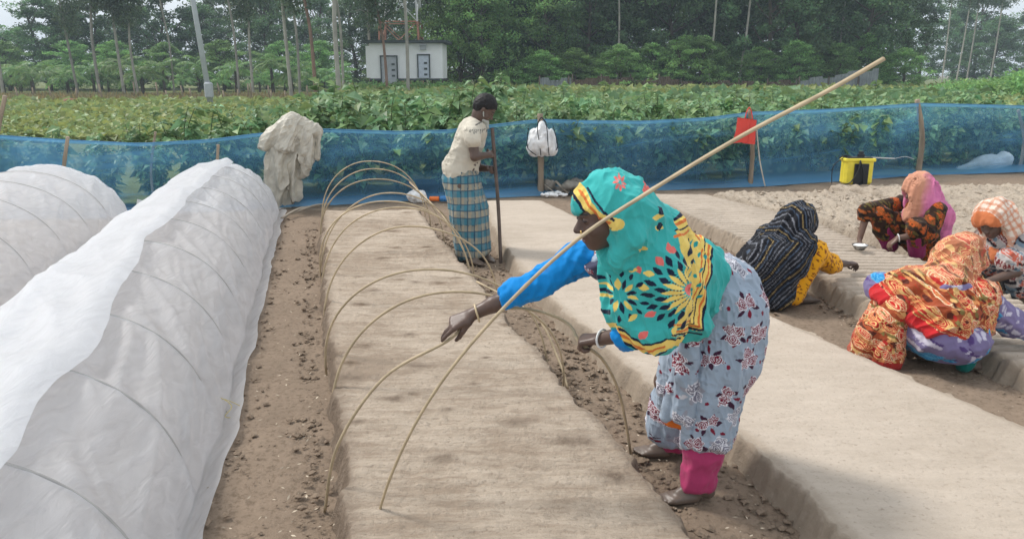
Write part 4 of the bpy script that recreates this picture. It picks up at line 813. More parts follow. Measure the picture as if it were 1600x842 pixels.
# left: dark background trees
for k in range(17):
    u = -120 + k * 48 + rng.uniform(-12, 12); hh = .55 if u < 60 else (.8 if u < 180 else .9)
    hh *= rng.uniform(.82, 1.06); dense.put(k % 2, u, rng.uniform(82, 96), RR(), (1.0, 1.0, hh), 'dark broad tree in the hazy row behind the slender trunks on the left', 'tree', 'dark trees behind the slender trunks')
for k in range(9):
    light.put(0, -60 + k * 82 + rng.uniform(-20, 20), rng.uniform(74, 80), RR(), (.8, .8, .42), 'low green tree under the slender trees on the left', 'tree', 'low trees under the slender trees')
for k in range(20):
    palms.put(k % 2, -30 + k * 29 + rng.uniform(-9, 9), rng.uniform(64, 72), RR(), rng.uniform(.75, 1.15), 'small palm with arching fronds at the foot of the left trees', 'palm', 'small palms under the left trees')
sl_def = [(5, 60, 0, .0, 1.0, 'pale slender tree at the left edge of the picture'), (122, 62, 0, -.10, .9, 'pale slender tree leaning left, second from the left edge'), (157, 58, 1, -.02, 1.05, 'straight pale slender tree left of the utility pole'), (194, 60, 0, -.03, 1.0, 'pale slender tree midway between the left edge and utility pole'),
          (216, 60, 1, -.08, .9, 'thin slender tree leaning left beside a straighter trunk'), (272, 66, 3, 0, .9, 'faint thin tree just left of the utility pole'), (374, 56, 3, -.02, 1.0, 'thin slender tree next on the right of the utility pole'), (396, 60, 1, 0, .9, 'short-crowned slender tree right of the utility pole'),
          (456, 48, 0, -.035, 1.0, 'pale slender tree above the bundled beige sheet'), (469, 52, 3, 0, 1.0, 'pale thin trunk close beside another above the beige sheet'), (494, 46, 2, -.03, 1.0, 'reddish-barked slender tree left of the white shed'), (532, 42, 1, -.01, 1.15, 'thickest pale trunk left of the white shed'),
          (537, 50, 3, 0, 1.0, 'slim pale trunk half behind the thickest one'), (638, 44, 3, -.01, 1.1, 'pale slender tree standing before the white shed'), (606, 47, 2, -.05, .8, 'dark crooked tree before the shed door'), (-30, 62, 1, 0, 1, 'slender tree just outside the left edge'), (580, 60, 0, 0, 1.0, 'slender tree behind the white shed')]
for u, d, i, t, s, lb in sl_def: slim.put(i, u, d, RR() if t == 0 else 0, (s * 1.05, s * 1.05, s), lb, 'tree', 'slender trees on the left', (0, t * .55))
# right: the dark wood
for k in range(9): light.put(1 if k % 3 else 0, 690 + k * 32 + rng.uniform(-10, 10), rng.uniform(56, 66), RR(), rng.uniform(.85, 1.05), ['nearest', 'second', 'third', 'fourth', 'fifth', 'sixth', 'seventh', 'eighth', 'ninth'][k] + ' bushy light green tree counted rightward from the white shed', 'tree', 'light green trees right of the shed')
for k in range(24): dense.put(k % 2, 760 + (k % 12) * 54 + rng.uniform(-14, 14) + (27 if k > 11 else 0), (70 if k > 11 else 60) + rng.uniform(-3, 3), RR(), rng.uniform(.85, 1.1), 'tall dark leafy tree in the dense wood on the right', 'tree', 'dark trees of the wood')
for k in range(14): light.put(0, 850 + k * 42 + rng.uniform(-12, 12), rng.uniform(53, 57), RR(), (.55, .55, rng.uniform(.28, .45)), 'low leafy tree at the front edge of the dark wood', 'tree', 'low trees before the wood')
for u, d, t, lb in [(962, 56, .02, 'thin pale trunk at the left of the dark wood'), (1103, 55, .06, 'pale trunk in the middle of the dark wood'), (1150, 55, .09, 'curving pale trunk leaning right in the dark wood'), (1300, 58, .05, 'pale trunk at the right of the dark wood')]: slim.put(3, u, d, 0, (1, 1, .9), lb, 'tree', 'pale trunks in the wood', (0, t))
# far right: hazier trees
for k in range(9): dense.put(k % 2, 1440 + k * 40 + rng.uniform(-12, 12), rng.uniform(100, 125), RR(), (1.1, 1.1, rng.uniform(.82, 1.15) * (1.1 if k < 3 else .86)), ['first', 'second', 'third', 'fourth', 'fifth', 'sixth', 'seventh', 'eighth', 'ninth'][k] + ' hazy tree far off at the right, counted from the dark wood', 'tree', 'hazy trees at the far right')
for u, t in ((1492, .05), (1508, .03), (1470, 0), (1545, .02)): slim.put(3, u, 88, 0, 1.0, 'hazy slender tree far off at the right edge', 'tree', 'hazy slender trees at the far right', (0, t))
for k in range(16): shr.put(0, 1400 + k * 17 + rng.uniform(-5, 5), 34 + (k % 3) * 5, RR(), (1.0, 1.0, (.42 + .045 * k) * rng.uniform(.85, 1.1)), 'light green shrub on the bank at the right edge', 'shrub', 'shrubs on the bank at the right')
for k in range(10): shr.put(1, 560 + k * 17, 47.5 + rng.uniform(-.6, .6), RR(), (.7, .7, .62), 'green shrub growing round the legs of the white shed', 'shrub', 'shrubs round the shed')

# white shed on legs
M_wall = mat('white_wall', (.88, .88, .89), rough=.7, vary=.08, vscale=.9, bump=.003, bscale=4); M_roof = mat('dark_roof', (.07, .085, .085), rough=.8, vary=.2); M_door = mat('grey_door', (.42, .44, .47), rough=.6, vary=.1); M_door2 = mat('blue_grey_door', (.58, .63, .72), rough=.6, vary=.12)
D0 = 50.0; px = lambda u: (u - 800) / F * (D0 * CP + .5); zz_ = lambda v: P(800, v, D0)[2]
root = empty('shed', (px(636), D0, 0), 'small white flat-roofed shed on legs with two grey doors', 'shed'); xl, xr_ = px(581), px(693)
MB().box(((xl + xr_) / 2, D0 + 1.7, (zz_(68) + zz_(123)) / 2), (xr_ - xl, 3.4, zz_(68) - zz_(123))).box((xl - .13, D0 + 1.2, (zz_(72) + zz_(122)) / 2), (.26, 2.2, zz_(72) - zz_(122))).build('wall', M_wall, root, False)
MB().box(((xl + xr_) / 2, D0 + 1.6, zz_(66) + .02), (xr_ - xl + .7, 4.1, .16)).build('roof', M_roof, root, False)
for u0, u1, v0, v1, m in ((598, 623, 88, 131, M_door), (655, 673, 86, 122, M_door2)):
    d = MB().box((px((u0 + u1) / 2), D0 - .03, (zz_(v0) + zz_(v1)) / 2), (px(u1) - px(u0), .08, zz_(v0) - zz_(v1))).build('door', m, root, False)
    fr = MB(); x0_, x1_ = px(u0), px(u1)
    for xx in (x0_, x1_): fr.box((xx, D0 - .06, (zz_(v0) + zz_(v1)) / 2), (.07, .12, zz_(v0) - zz_(v1)))
    fr.box(((x0_ + x1_) / 2, D0 - .065, zz_(v0)), (x1_ - x0_ + .09, .12, .08))
    for j in range(3): fr.box((x1_ - .25, D0 - .085, zz_(v0) - .5 - j * .35), (.2, .03, .12))
    fr.build('frame', M_roof, d, False)
MB().box((px(664), D0 - .12, zz_(75)), (.36, .22, .26)).box((px(664), D0 - .2, zz_(71)), (.44, .3, .05)).build('vent_hood', M_door, root, False)
for u in (581, 602, 640, 657, 693):
    MB().box((px(u), D0 + .12, zz_(123) / 2), (.16, .16, zz_(123))).build('leg', M_bark, root, False); MB().box((px(u), D0 + 3.1, zz_(123) / 2), (.16, .16, zz_(123))).build('leg', M_bark, root, False)
MB().box(((xl + xr_) / 2, D0 + 1.7, zz_(123) - .07), (xr_ - xl + .1, 3.5, .12)).build('floor_slab', M_roof, root, False)
# lattice tower behind the shed
M_or2 = mat('orange_steel', (.42, .20, .14), rough=.7, vary=.2); M_st = mat('white_steel', (.6, .6, .6), rough=.5)
root = empty('lattice_tower', (px(631) * 1.14, 57, 0), 'orange and white steel lattice tower behind the white shed', 'tower'); c0 = np.array(root.location)
def sec(z0, z1, w0, w1, m, nm):
    b_ = MB(); cs = [(-1, -1), (1, -1), (1, 1), (-1, 1)]
    for i in range(4):
        a0 = c0 + np.array([cs[i][0] * w0, cs[i][1] * w0, z0]); a1 = c0 + np.array([cs[i][0] * w1, cs[i][1] * w1, z1]); j = (i + 1) % 4
        e0 = c0 + np.array([cs[j][0] * w0, cs[j][1] * w0, z0]); e1 = c0 + np.array([cs[j][0] * w1, cs[j][1] * w1, z1])
        b_.tube([a0, a1], .075, 6); b_.tube([a0, e1], .03, 5); b_.tube([e0, a1], .03, 5); b_.tube([a1, e1], .045, 5)
    b_.build(nm, m, root, False)
for k in range(7): sec(k * 2.6, (k + 1) * 2.6, 1.55 - k * .12, 1.55 - (k + 1) * .12, M_or2 if k < 2 else M_st, 'tower_section')
# utility pole
q = P(328, 145, 35.0); q2 = P(310, 0, 35.0); M_bluegrey = mat('faded_blue', (.16, .25, .36), rough=.8); M_conc = mat('grey_concrete', (.42, .44, .46), rough=.8, vary=.1, vscale=3)
root = empty('utility_pole', (q[0], 35, 0), 'grey concrete utility pole leaning slightly left at the field edge', 'utility pole')
tp = np.array([q[0] + (q[0] - q2[0]) * .2, 35, -.1]); up_ = np.array([q[0] - .62, 35, 8.2]); MB().tube([tp, (tp + up_) / 2, up_], [.125, .11, .09], 10).build('pole', M_conc, root)
MB().box(up_ - (0, 0, .5), (1.5, .1, .1)).build('crossarm', M_conc, root, False); MB().box((q[0], 34.9, 1.0), (.34, .3, .7), bev=.1).build('blue_wrap', M_conc, root, False)
# tin and bamboo fences at the wood
M_tin = mat('grey_tin', (.24, .26, .27), rough=.5, metal=.2, vary=.25, vscale=1.2); M_brownf = mat('brown_bamboo_screen', (.13, .095, .07), rough=.9, vary=.3, vscale=3)
def tin(u0, u1, v0, v1, d, lb, m=M_tin, gaps=False):
    xa = (u0 - 800) / F * (d * CP + .4); xb = (u1 - 800) / F * (d * CP + .4); zt0 = P(800, v0, d)[2]; zt1 = P(800, v1, d)[2]; n = int((xb - xa) / .06); X = np.linspace(xa, xb, n); V = []
    for i, x in enumerate(X):
        zt_ = zt0 + (zt1 - zt0) * i / n + (.06 * ((int(x / .8) * 37) % 5 - 2)); y = d + .025 * math.sin(x * 38); V += [(x, y, 0), (x, y, zt_), (x, y + .02, zt_), (x, y + .02, 0)]
    f = []; 
    for i in range(n - 1): a = i * 4; f += [[a, a + 4, a + 5, a + 1], [a + 1, a + 5, a + 6, a + 2], [a + 2, a + 6, a + 7, a + 3]]
    root = empty('boundary_fence', ((xa + xb) / 2, d, 0), lb, 'fence'); mesh('fence_panel', rel(np.array(V), root), np.array(f), m, root, smooth=False)
    k = MB(); 
    for x in np.arange(xa, xb, 1.9): MB().tube([(x, d - .08, -.1), (x + .03, d - .08, zt0 + .25)], .05, 6).build('post', M_bark, root)
tin(842, 892, 125, 123, 51.5, 'grey tin fence at the left foot of the dark wood'); tin(893, 1060, 122, 123, 52, 'brown bamboo screen fence below the dark wood', M_brownf); tin(1245, 1368, 126, 108, 51, 'grey tin fence rising to the right below the dark wood'); tin(1062, 1244, 129, 128, 52.2, 'low dark screen fence in the middle below the wood', M_brownf)
# stakes along the dry grass strip
st0 = None
for k, u in enumerate([248, 262, 286, 345, 352, 372, 388, 392, 424, 300, 420, 210, 160, 120, 80, 52, 30, 445, 480]):
    d = 46 + (k % 4) * 2.2; x = (u - 800) / F * (d * CP + .4); h = rng.uniform(.7, 1.3)
    if st0 is None: st0 = MB().tube([(0, 0, -.1), (.02, 0, .5), (-.02, 0, 1.0)], [.06, .05, .045], 6).build('fence_stake', M_post); o = st0
    else: o = st0.copy(); COL.objects.link(o)
    o.location = (x, d, 0); o.scale = (1, 1, h); o.rotation_euler = (0, rng.normal(0, .08), 0); tag(o, 'short wooden stake in the dry grass before the left trees', 'stake', 'stakes in the dry grass')
q = P(112, 160, 38); root = empty('earth_heap', (q[0], 38, 0), 'low reddish brown heap lying in the far left of the field', 'heap'); M_heap = mat('reddish_earth', (.22, .11, .065), rough=.9, vary=.2, bump=.03, bscale=8)
soft('heap_body', Sdf().ell((q[0], 38, .25), (.55, .4, .32), k=.1).ell((q[0] + .35, 38, .3), (.2, .2, .25), k=.1), .05, M_heap, root, None, lambda V, N: (fbm(V * 4, 2, 3) - .5) * .1)
# ---------------- people ----------------
def frame(f, up=(0, 0, 1)):
    f = nrm(f); u = np.asarray(up, float); l = nrm(np.cross(u, f)); u = np.cross(f, l); return np.array([f, l, u])      # rows: forward, left, up
def head(S, c, Fm, s=1.0):
    q = lambda x, y, z: np.asarray(c) + s * (x * Fm[0] + y * Fm[1] + z * Fm[2])
    M = Fm
    S.ell(q(-.008, 0, .028), s * np.array([.098, .076, .092]), M, .02); S.ell(q(.035, 0, -.035), s * np.array([.058, .056, .078]), M, .03)
    S.ell(q(.058, 0, -.092), s * np.array([.026, .028, .022]), M, .02); S.ell(q(.0, 0, -.05), s * np.array([.07, .058, .045]), M, .03)
    S.cone(q(.082, -.032, .022), q(.082, .032, .022), s * .012, k=.012)                      # brow
    for y in (-.031, .031):
        S.ell(q(.094, y, .004), s * np.array([.014, .018, .010]), M, .008, 's'); S.ell(q(.080, y, .002), s * np.array([.014, .0145, .011]), M, .004)
        S.ell(q(.062, y * 1.25, -.035), s * np.array([.022, .02, .022]), M, .02); S.ell(q(-.002, y * 2.45, -.008), s * np.array([.018, .008, .030]), M, .006)
    S.cone(q(.088, 0, .006), q(.110, 0, -.030), s * .0075, s * .0125, .010)
    for y in (-.012, .012): S.ell(q(.100, y, -.034), s * np.array([.012, .008, .008]), M, .006)
    S.cone(q(.088, -.014, -.058), q(.090, .014, -.058), s * .0098, k=.007); S.cone(q(.084, -.013, -.074), q(.084, .013, -.074), s * .0095, k=.007)
    S.ell(q(.100, 0, -.0655), s * np.array([.014, .024, .0016]), M, .003, 's')
    return q
def skin_col(c, Fm, s=1.0, base=(.095, .055, .040)):
    base = np.array(base)
    def f(V, N):
        C = np.tile(base, (len(V), 1)) * (.9 + .25 * fbm(V * 14, 2, 3))[:, None]
        L_ = (V - np.asarray(c)) @ Fm.T / s
        def spot(x, y, z, rx, ry, rz): return ((L_[:, 0] - x) / rx) ** 2 + ((L_[:, 1] - y) / ry) ** 2 + ((L_[:, 2] - z) / rz) ** 2 < 1
        for y in (-.031, .031):
            C[spot(.09, y, .002, .03, .016, .0035)] = (.012, .01, .01); C[spot(.085, y, .026, .03, .022, .0042)] = (.02, .014, .012)
        C[spot(.095, 0, -.0655, .02, .024, .013)] = base * np.array([1.25, .85, .85])
        z0 = V[:, 2] < .14 + .05; dusty = z0 & (V[:, 2] < .09); C[dusty] = C[dusty] * .45 + np.array([.15, .12, .095]) * .6
        return C
    return f
def hand(S, w, f, n, t, curl=((.5, .6, .4),) * 4, thumb=.5, s=1.0, spread=.06, tin=.6, topen=.62):
    """w wrist, f toward the knuckles, n the way the palm faces, t toward the thumb"""
    f = nrm(f); n = nrm(n - f * (np.dot(n, f))); t0 = np.cross(n, f); t = t0 if np.dot(t0, t) > 0 else -t0; w = np.asarray(w, float)
    offs = (.028, .0095, -.0095, -.027); L_ = (.070, .078, .073, .058); ku = (.086, .089, .085, .077); tips = []
    for i in range(4):
        b = w + s * (f * ku[i] + t * offs[i]); S.cone(w + s * (f * .012 + t * offs[i] * .55), b, s * .0135, s * .0115, .012)
        a = 0; p = b; fd = nrm(f + t * spread * (1.5 - i) * .6)
        for j, (rt, ra) in enumerate(((.45, .0098), (.31, .0088), (.24, .0078))):
            a += curl[i][j]; d = fd * math.cos(a) + n * math.sin(a); p2 = p + s * L_[i] * rt * d; S.cone(p, p2, s * ra, s * (ra - .001), .0035); p = p2
        tips.append(p)
    b = w + s * (f * .028 + t * .024 + n * .008); S.cone(w + s * (f * .01 + t * .008), b, s * .0145, s * .0145, .012)
    d = nrm(f * .62 + t * topen + n * .35); p = b + s * .040 * d; S.cone(b, p, s * .0135, s * .0112, .008); d = nrm(f * .9 + t * (.25 - thumb * .5) + n * (.3 + thumb * tin)); p2 = p + s * .032 * d; S.cone(p, p2, s * .0108, s * .0098, .004); d = nrm(d + n * .2 - t * thumb * .4 + f * .2); p3 = p2 + s * .025 * d; S.cone(p2, p3, s * .0095, s * .0078, .004); tips.append(p3)
    return tips
def foot(S, ankle, toe_dir, s=1.0, z=0.0):
    d = nrm((toe_dir[0], toe_dir[1], 0)); l = np.array([-d[1], d[0], 0]); a = np.asarray(ankle, float); g = np.array([a[0], a[1], z]); up = np.array([0, 0, 1.])
    S.cone(a, g - d * .035 * s + up * .035, .038 * s, .032 * s, .02); S.cone(a, g + d * .09 * s + up * .032, .036 * s, .026 * s, .025)
    for i, o in enumerate((-.03, -.015, 0, .014, .027)):
        m = g + d * (.135 - abs(i - 1.2) * .006) * s + l * o * s + up * .018; S.cone(g + d * .03 * s + l * o * .7 * s + up * .024, m, .022 * s, .014 * s, .014)
        S.cone(m, m + d * (.045 - i * .005) * s - up * .004, (.0115 - .0008 * i) * s, (.0095 - .0006 * i) * s, .004)
def person(S, vox, base, colf, label, mt=None):
    V, Q = S.run(vox); V = relax(V, Q, 2, .45); N = vnormals(V, Q); C = colf(V, N)
    o = mesh('person', V - np.array(base), Q, mt or M_skin, None, col=C); o.location = base; return tag(o, label, 'person')

# ---- painting helpers for printed cloth (coordinates are centimetres on the cloth) ----
def leafmark(C, A, B, x, y, ang, ln, wd, c):
    dx, dy = A - x, B - y; ca, sa = math.cos(ang), math.sin(ang); p = (dx * ca + dy * sa) / ln; q = (-dx * sa + dy * ca) / wd
    m = (p > 0) & (p < 1) & (np.abs(q) < np.sin(np.clip(p, 0, 1) * math.pi) * .5); C[m] = c
def dot(C, A, B, x, y, r, c): C[(A - x) ** 2 + (B - y) ** 2 < r * r] = c
def rose(C, A, B, x, y, r, dark, light, ph=0, rings=3):
    d = np.hypot(A - x, B - y); a = np.arctan2(B - y, A - x); rr = r * (1 + .14 * np.sin(a * 5 + ph)); m = d < rr * 1.12; C[m] = light; m = d < rr; C[m] = dark
    k = (d / r * rings + .22 * np.sin(a * 3 + ph)) % 1; C[m & (k > .66) & (d > .15 * r)] = light
def line(C, A, B, p0, p1, w_, c):
    p0, p1 = np.array(p0, float), np.array(p1, float); v = p1 - p0; t = np.clip(((A - p0[0]) * v[0] + (B - p0[1]) * v[1]) / (v @ v), 0, 1)
    C[np.hypot(A - p0[0] - t * v[0], B - p0[1] - t * v[1]) < w_] = c

# ================= the bending woman =================
W = P
teal = lin(62, 172, 168); teal_d = lin(35, 150, 150); navy = lin(28, 38, 60); yel = lin(235, 205, 110); oran = lin(215, 120, 60); coral = lin(226, 112, 105)
hc = W(946, 334, 2.56); hF = frame((-.93, -.25, -.20)); base = np.array([W(1085, 770, 2.84)[0], 2.84, 0])
# tilt so that the face looks down along the arm
S = Sdf(); head(S, hc, hF)
shR, elR, wrR = W(930, 402, 2.86), W(847, 440, 2.86), W(738, 491, 2.84)
shL, elL, wrL = W(1030, 405, 2.57), W(1028, 512, 2.54), W(941, 529, 2.68)
S.cone(hc - hF[2] * .06 - hF[0] * .02, W(985, 392, 2.66), .052, .06, .03)
S.cone(W(985, 400, 2.70), W(1120, 460, 2.93), .10, .10, .04); S.cone(W(980, 400, 2.76), shR, .08, .05, .03); S.cone(W(990, 400, 2.65), shL, .08, .05, .03); S.ell(W(1130, 480, 2.95), .12, k=.04)
S.chain([shR, elR], [.047, .037]); S.cone(elR, wrR + nrm(elR - wrR) * .09, .036, .031, .015); S.cone(wrR + nrm(elR - wrR) * .09, wrR, .031, .0245, .015)
S.chain([shL, elL], [.047, .040]); S.cone(elL, wrL, .038, .0255, .015)
hipL, knL, anL = W(1138, 505, 2.90), W(1104, 628, 2.86), W(1094, 757, 2.87)
hipR, knR, anR = W(1105, 495, 3.02), W(1042, 596, 3.12), W(1052, 688, 3.25)
S.chain([hipL, knL, anL], [.075, .05, .042], .03); S.chain([hipR, knR, anR], [.075, .05, .042], .03)
anL[2] = .075; anR[2] = .075
S.cone(W(1094, 757, 2.87), anL, .042, .04, .02); S.cone(W(1052, 688, 3.25), anR, .042, .04, .02)
foot(S, anL, (-.97, -.18), 1.0); foot(S, anR, (-.98, .05), 1.0)
# right hand pinches the hoop, pointing down to the left
fR = nrm(W(700, 509, 2.82) - wrR); palm = nrm(np.array([.25, .55, -.85])); thumb_side = np.array([-.5, -.9, -.2])
tipsR = hand(S, wrR, fR, palm, thumb_side, ((.30, .18, .12), (.42, .35, .25), (1.2, 1.4, .9), (1.35, 1.5, .9)), .75, tin=.9, topen=.22)
fL = nrm(W(903, 531, 2.73) - wrL); hand(S, wrL, fL, nrm((.0, .25, -1)), np.array([-.3, .9, .3]), ((1.0, 1.25, .8), (1.05, 1.3, .8), (1.1, 1.3, .8), (1.15, 1.3, .8)), .8)
woman = person(S, .0046, base, skin_col(hc, hF), 'woman in a teal printed headscarf bending over the raked bed to set a bamboo hoop')
# sleeves
blue = lin(20, 132, 205)
def c_sleeve(V, N):
    C = np.tile(blue, (len(V), 1)) * (.92 + .16 * fbm(V * 20, 2, 5))[:, None]; m = np.clip((vn(V * 17, 6) - .70) * 4, 0, .75) * np.clip((vn(V * 5, 9) - .35) * 4, 0, 1); C = C * (1 - m[:, None]) + lin(120, 88, 78) * m[:, None]; return C
cu = W(783, 466, 2.85); S = Sdf().chain([W(938, 400, 2.86), W(905, 404, 2.86), elR, cu], [.062, .060, .050, .041], .02); ax = nrm(cu - elR); S.plane(cu - ax * .004, ax); S.shell(.012)
soft('sleeve', S, .0055, M_cloth, woman, c_sleeve, lambda V, N: folds(V, ax, 16, .006, 4, .5) + folds(V, (.6, .1, 1), 16, .012, 6, .25))
cu2 = W(968, 528, 2.63); S = Sdf().cone(elL, cu2, .056, .050); ax2 = nrm(cu2 - elL); S.plane(cu2, ax2); S.shell(.012); soft('sleeve', S, .0055, M_cloth, woman, c_sleeve, lambda V, N: folds(V, ax2, 16, .006, 4, .4))
# bangles
M_bangle = mat('pale_bangle', (.55, .42, .25), rough=.4, spec=.5)
def ring(c, ax_, r, th, m, name, parent):
    a = frame(ax_) if abs(nrm(ax_)[2]) < .95 else frame(ax_, (1, 0, 0)); t = np.linspace(0, 2 * math.pi, 33); MB().tube([c + r * (math.cos(x) * a[1] + math.sin(x) * a[2]) for x in t], th, 7, caps=False).build(name, m, parent)
ring(wrR + fR * -.02 + (0, 0, -.004), nrm(wrR - elR) + np.array([.3, 0, .25]), .0335, .0042, M_bangle, 'bangle', woman); ring(wrL - nrm(wrL - elL) * .0, nrm(wrL - elL) + np.array([.1, 0, .3]), .034, .0042, M_white, 'bangle', woman)
M_gold = mat('gold', (.8, .55, .2), rough=.3, metal=1); q0 = hc + .104 * hF[0] + .022 * hF[1] - .036 * hF[2]; ring(q0, hF[0], .006, .0016, M_gold, 'nose_ring', woman)
# trousers
magenta = lin(170, 58, 100)
S = Sdf().chain([W(1104, 640, 2.87), W(1099, 705, 2.87), W(1090, 752, 2.87)], [.06, .071, .064], .02).plane(W(1090, 764, 2.86) , (0, -.25, -1)).shell(.012)
soft('trouser_leg', S, .007, M_cloth, woman, lambda V, N: np.tile(magenta, (len(V), 1)) * (.85 + .3 * fbm(V * 9, 2, 4))[:, None], lambda V, N: folds(V, (.2, 0, 1), 12, .016, 4, .5) + folds(V, (1, 0, .3), 14, .010, 7, .3) * np.clip((.22 - V[:, 2]) / .1, 0, 1))
S = Sdf().chain([W(1045, 620, 3.16), W(1052, 672, 3.24), W(1058, 684, 3.25)], [.06, .072, .072], .02).plane(W(1052, 698, 3.25), (.25, 0, -1)).shell(.012)
soft('trouser_leg', S, .007, M_cloth, woman, lambda V, N: np.tile(magenta, (len(V), 1)) * (.85 + .3 * fbm(V * 9, 2, 4))[:, None], lambda V, N: folds(V, (.2, 0, 1), 13, .014, 5, .5))
# dress
dressb = lin(152, 165, 180); crim = lin(120, 24, 48); white_ = lin(222, 220, 226); dk = lin(62, 30, 52)
def side_px(V, Y0=2.75):      # cloth coordinates measured in the plane of her side: a along the photo's width, b downwards
    A = 800 + V[:, 0] / (Y0 * CP + .8 * SP) * F; B = 421 + ((H - V[:, 2]) * CP - Y0 * SP) / (Y0 * CP + (H - V[:, 2]) * SP) * F; return A, B
rr_ = np.random.RandomState(5)
def c_dress(V, N):
    # flat pattern coordinates (cm-like units on the skirt, wrapped around it)
    V = V + .016 * np.stack([vn(V * 22, 51), vn(V * 22, 52), vn(V * 22, 53)], 1); ctr = np.array([W(1110, 520, 2.95)[0], 2.95]); a = np.arctan2(V[:, 1] - ctr[1], V[:, 0] - ctr[0]); A = (a * 17 + V[:, 0] * 6) ; B = -V[:, 2] * 100
    C = np.tile(dressb, (len(V), 1)) * (.86 + .28 * fbm(V * 11, 3, 4))[:, None]
    m = vn(V * 60, 8) > .78; C[m] *= .82
    r2 = np.random.RandomState(5); k = 0
    for gy in range(-125, -8, 12):
        for gx in range(-60, 62, 12):
            x = gx + (6 if (gy // 12) % 2 else 0) + r2.uniform(-1.8, 1.8); y = gy + r2.uniform(-1.8, 1.8); ph = r2.uniform(0, 6); pale = r2.rand() < .33
            lf = lin(150, 150, 160) if pale else dk
            for j in range(6): a0 = ph + j * 1.05; leafmark(C, A, B, x + 1.6 * math.cos(a0), y + 1.6 * math.sin(a0), a0, 3.6, 1.7, lf if j % 2 else (white_ * .8 if pale else crim))
            for j in range(2 + int(r2.rand() < .6)): a0 = ph + j * 2.3; rose(C, A, B, x + 2.1 * math.cos(a0), y + 2.1 * math.sin(a0), 2.0, lin(120, 118, 132) if pale else crim, white_, ph)
            dot(C, A, B, x + 6, y + 3, .8, crim)
    return C
S = Sdf()
S.cone(W(972, 408, 2.78), W(1106, 455, 2.93), .10, .115, .05)
S.ell(W(1124, 470, 2.95), (.145, .15, .18), k=.06)
S.cone(W(1130, 500, 2.93), W(1103, 690, 2.86), .150, .098, .05); S.cone(W(1142, 470, 2.93), W(1138, 560, 2.90), .115, .11, .06)
S.cone(W(1095, 520, 3.02), W(1046, 665, 3.17), .13, .092, .05)
S.plane(W(1105, 698, 2.86), (0, -.46, -1)); S.shell(.011)
def d_dress(V, N):
    A, B = side_px(V); lo = np.clip((B - 470) / 80, 0, 1); return folds(V, (.12, .0, 1), 9, .030, 14, .16) * lo + folds(V, (.7, .3, -.5), 10, .016, 15, .25) * (1 - lo) + (fbm(V * 7, 2, 9) - .5) * .02
soft('dress', S, .0055, M_cloth, woman, c_dress, d_dress, 2, 1)
S = Sdf(); 
for du, w0, y0 in ((0, .026, 2.80), (13, .022, 2.79), (-12, .022, 2.84)): S.chain([W(1076 + du * .3, 525, y0), W(1068 + du * .8, 585, y0), W(1060 + du * 1.4, 648, y0 + .03)], [w0 * .8, w0, w0 * 1.25], .006)
S.cone(W(1084, 530, 2.80), W(1076, 690, 2.84), .02, .03, .01)
S.plane(W(1060, 655, 2.83), (.35, 0, -1)) if False else None
soft('tucked_hem', S, .005, M_cloth, woman, c_dress, lambda V, N: folds(V, (.1, 0, 1), 18, .010, 3, .2))
soft('orange_lining', Sdf().cone(W(1046, 654, 2.87), W(1064, 664, 2.86), .025, .018), .006, M_cloth, woman, lambda V, N: np.tile(lin(205, 105, 35), (len(V), 1)), lambda V, N: folds(V, (1, 0, -.5), 20, .008, 2, .3))
# dark floral yoke at the chest
def c_yoke(V, N):
    C = np.tile(lin(60, 58, 78), (len(V), 1)); A, B = side_px(V); r3 = np.random.RandomState(8)
    for i in range(26): rose(C, A, B, r3.uniform(905, 985), r3.uniform(378, 450), 4.2, lin(130, 40, 55) if i % 3 else lin(70, 70, 100), lin(190, 185, 195), i)
    return C
soft('yoke', Sdf().cone(W(952, 398, 2.78), W(1000, 425, 2.8), .105, .115).plane(W(960, 384, 2.78), (-.7, 0, 1)).shell(.012), .006, M_cloth, woman, c_yoke)
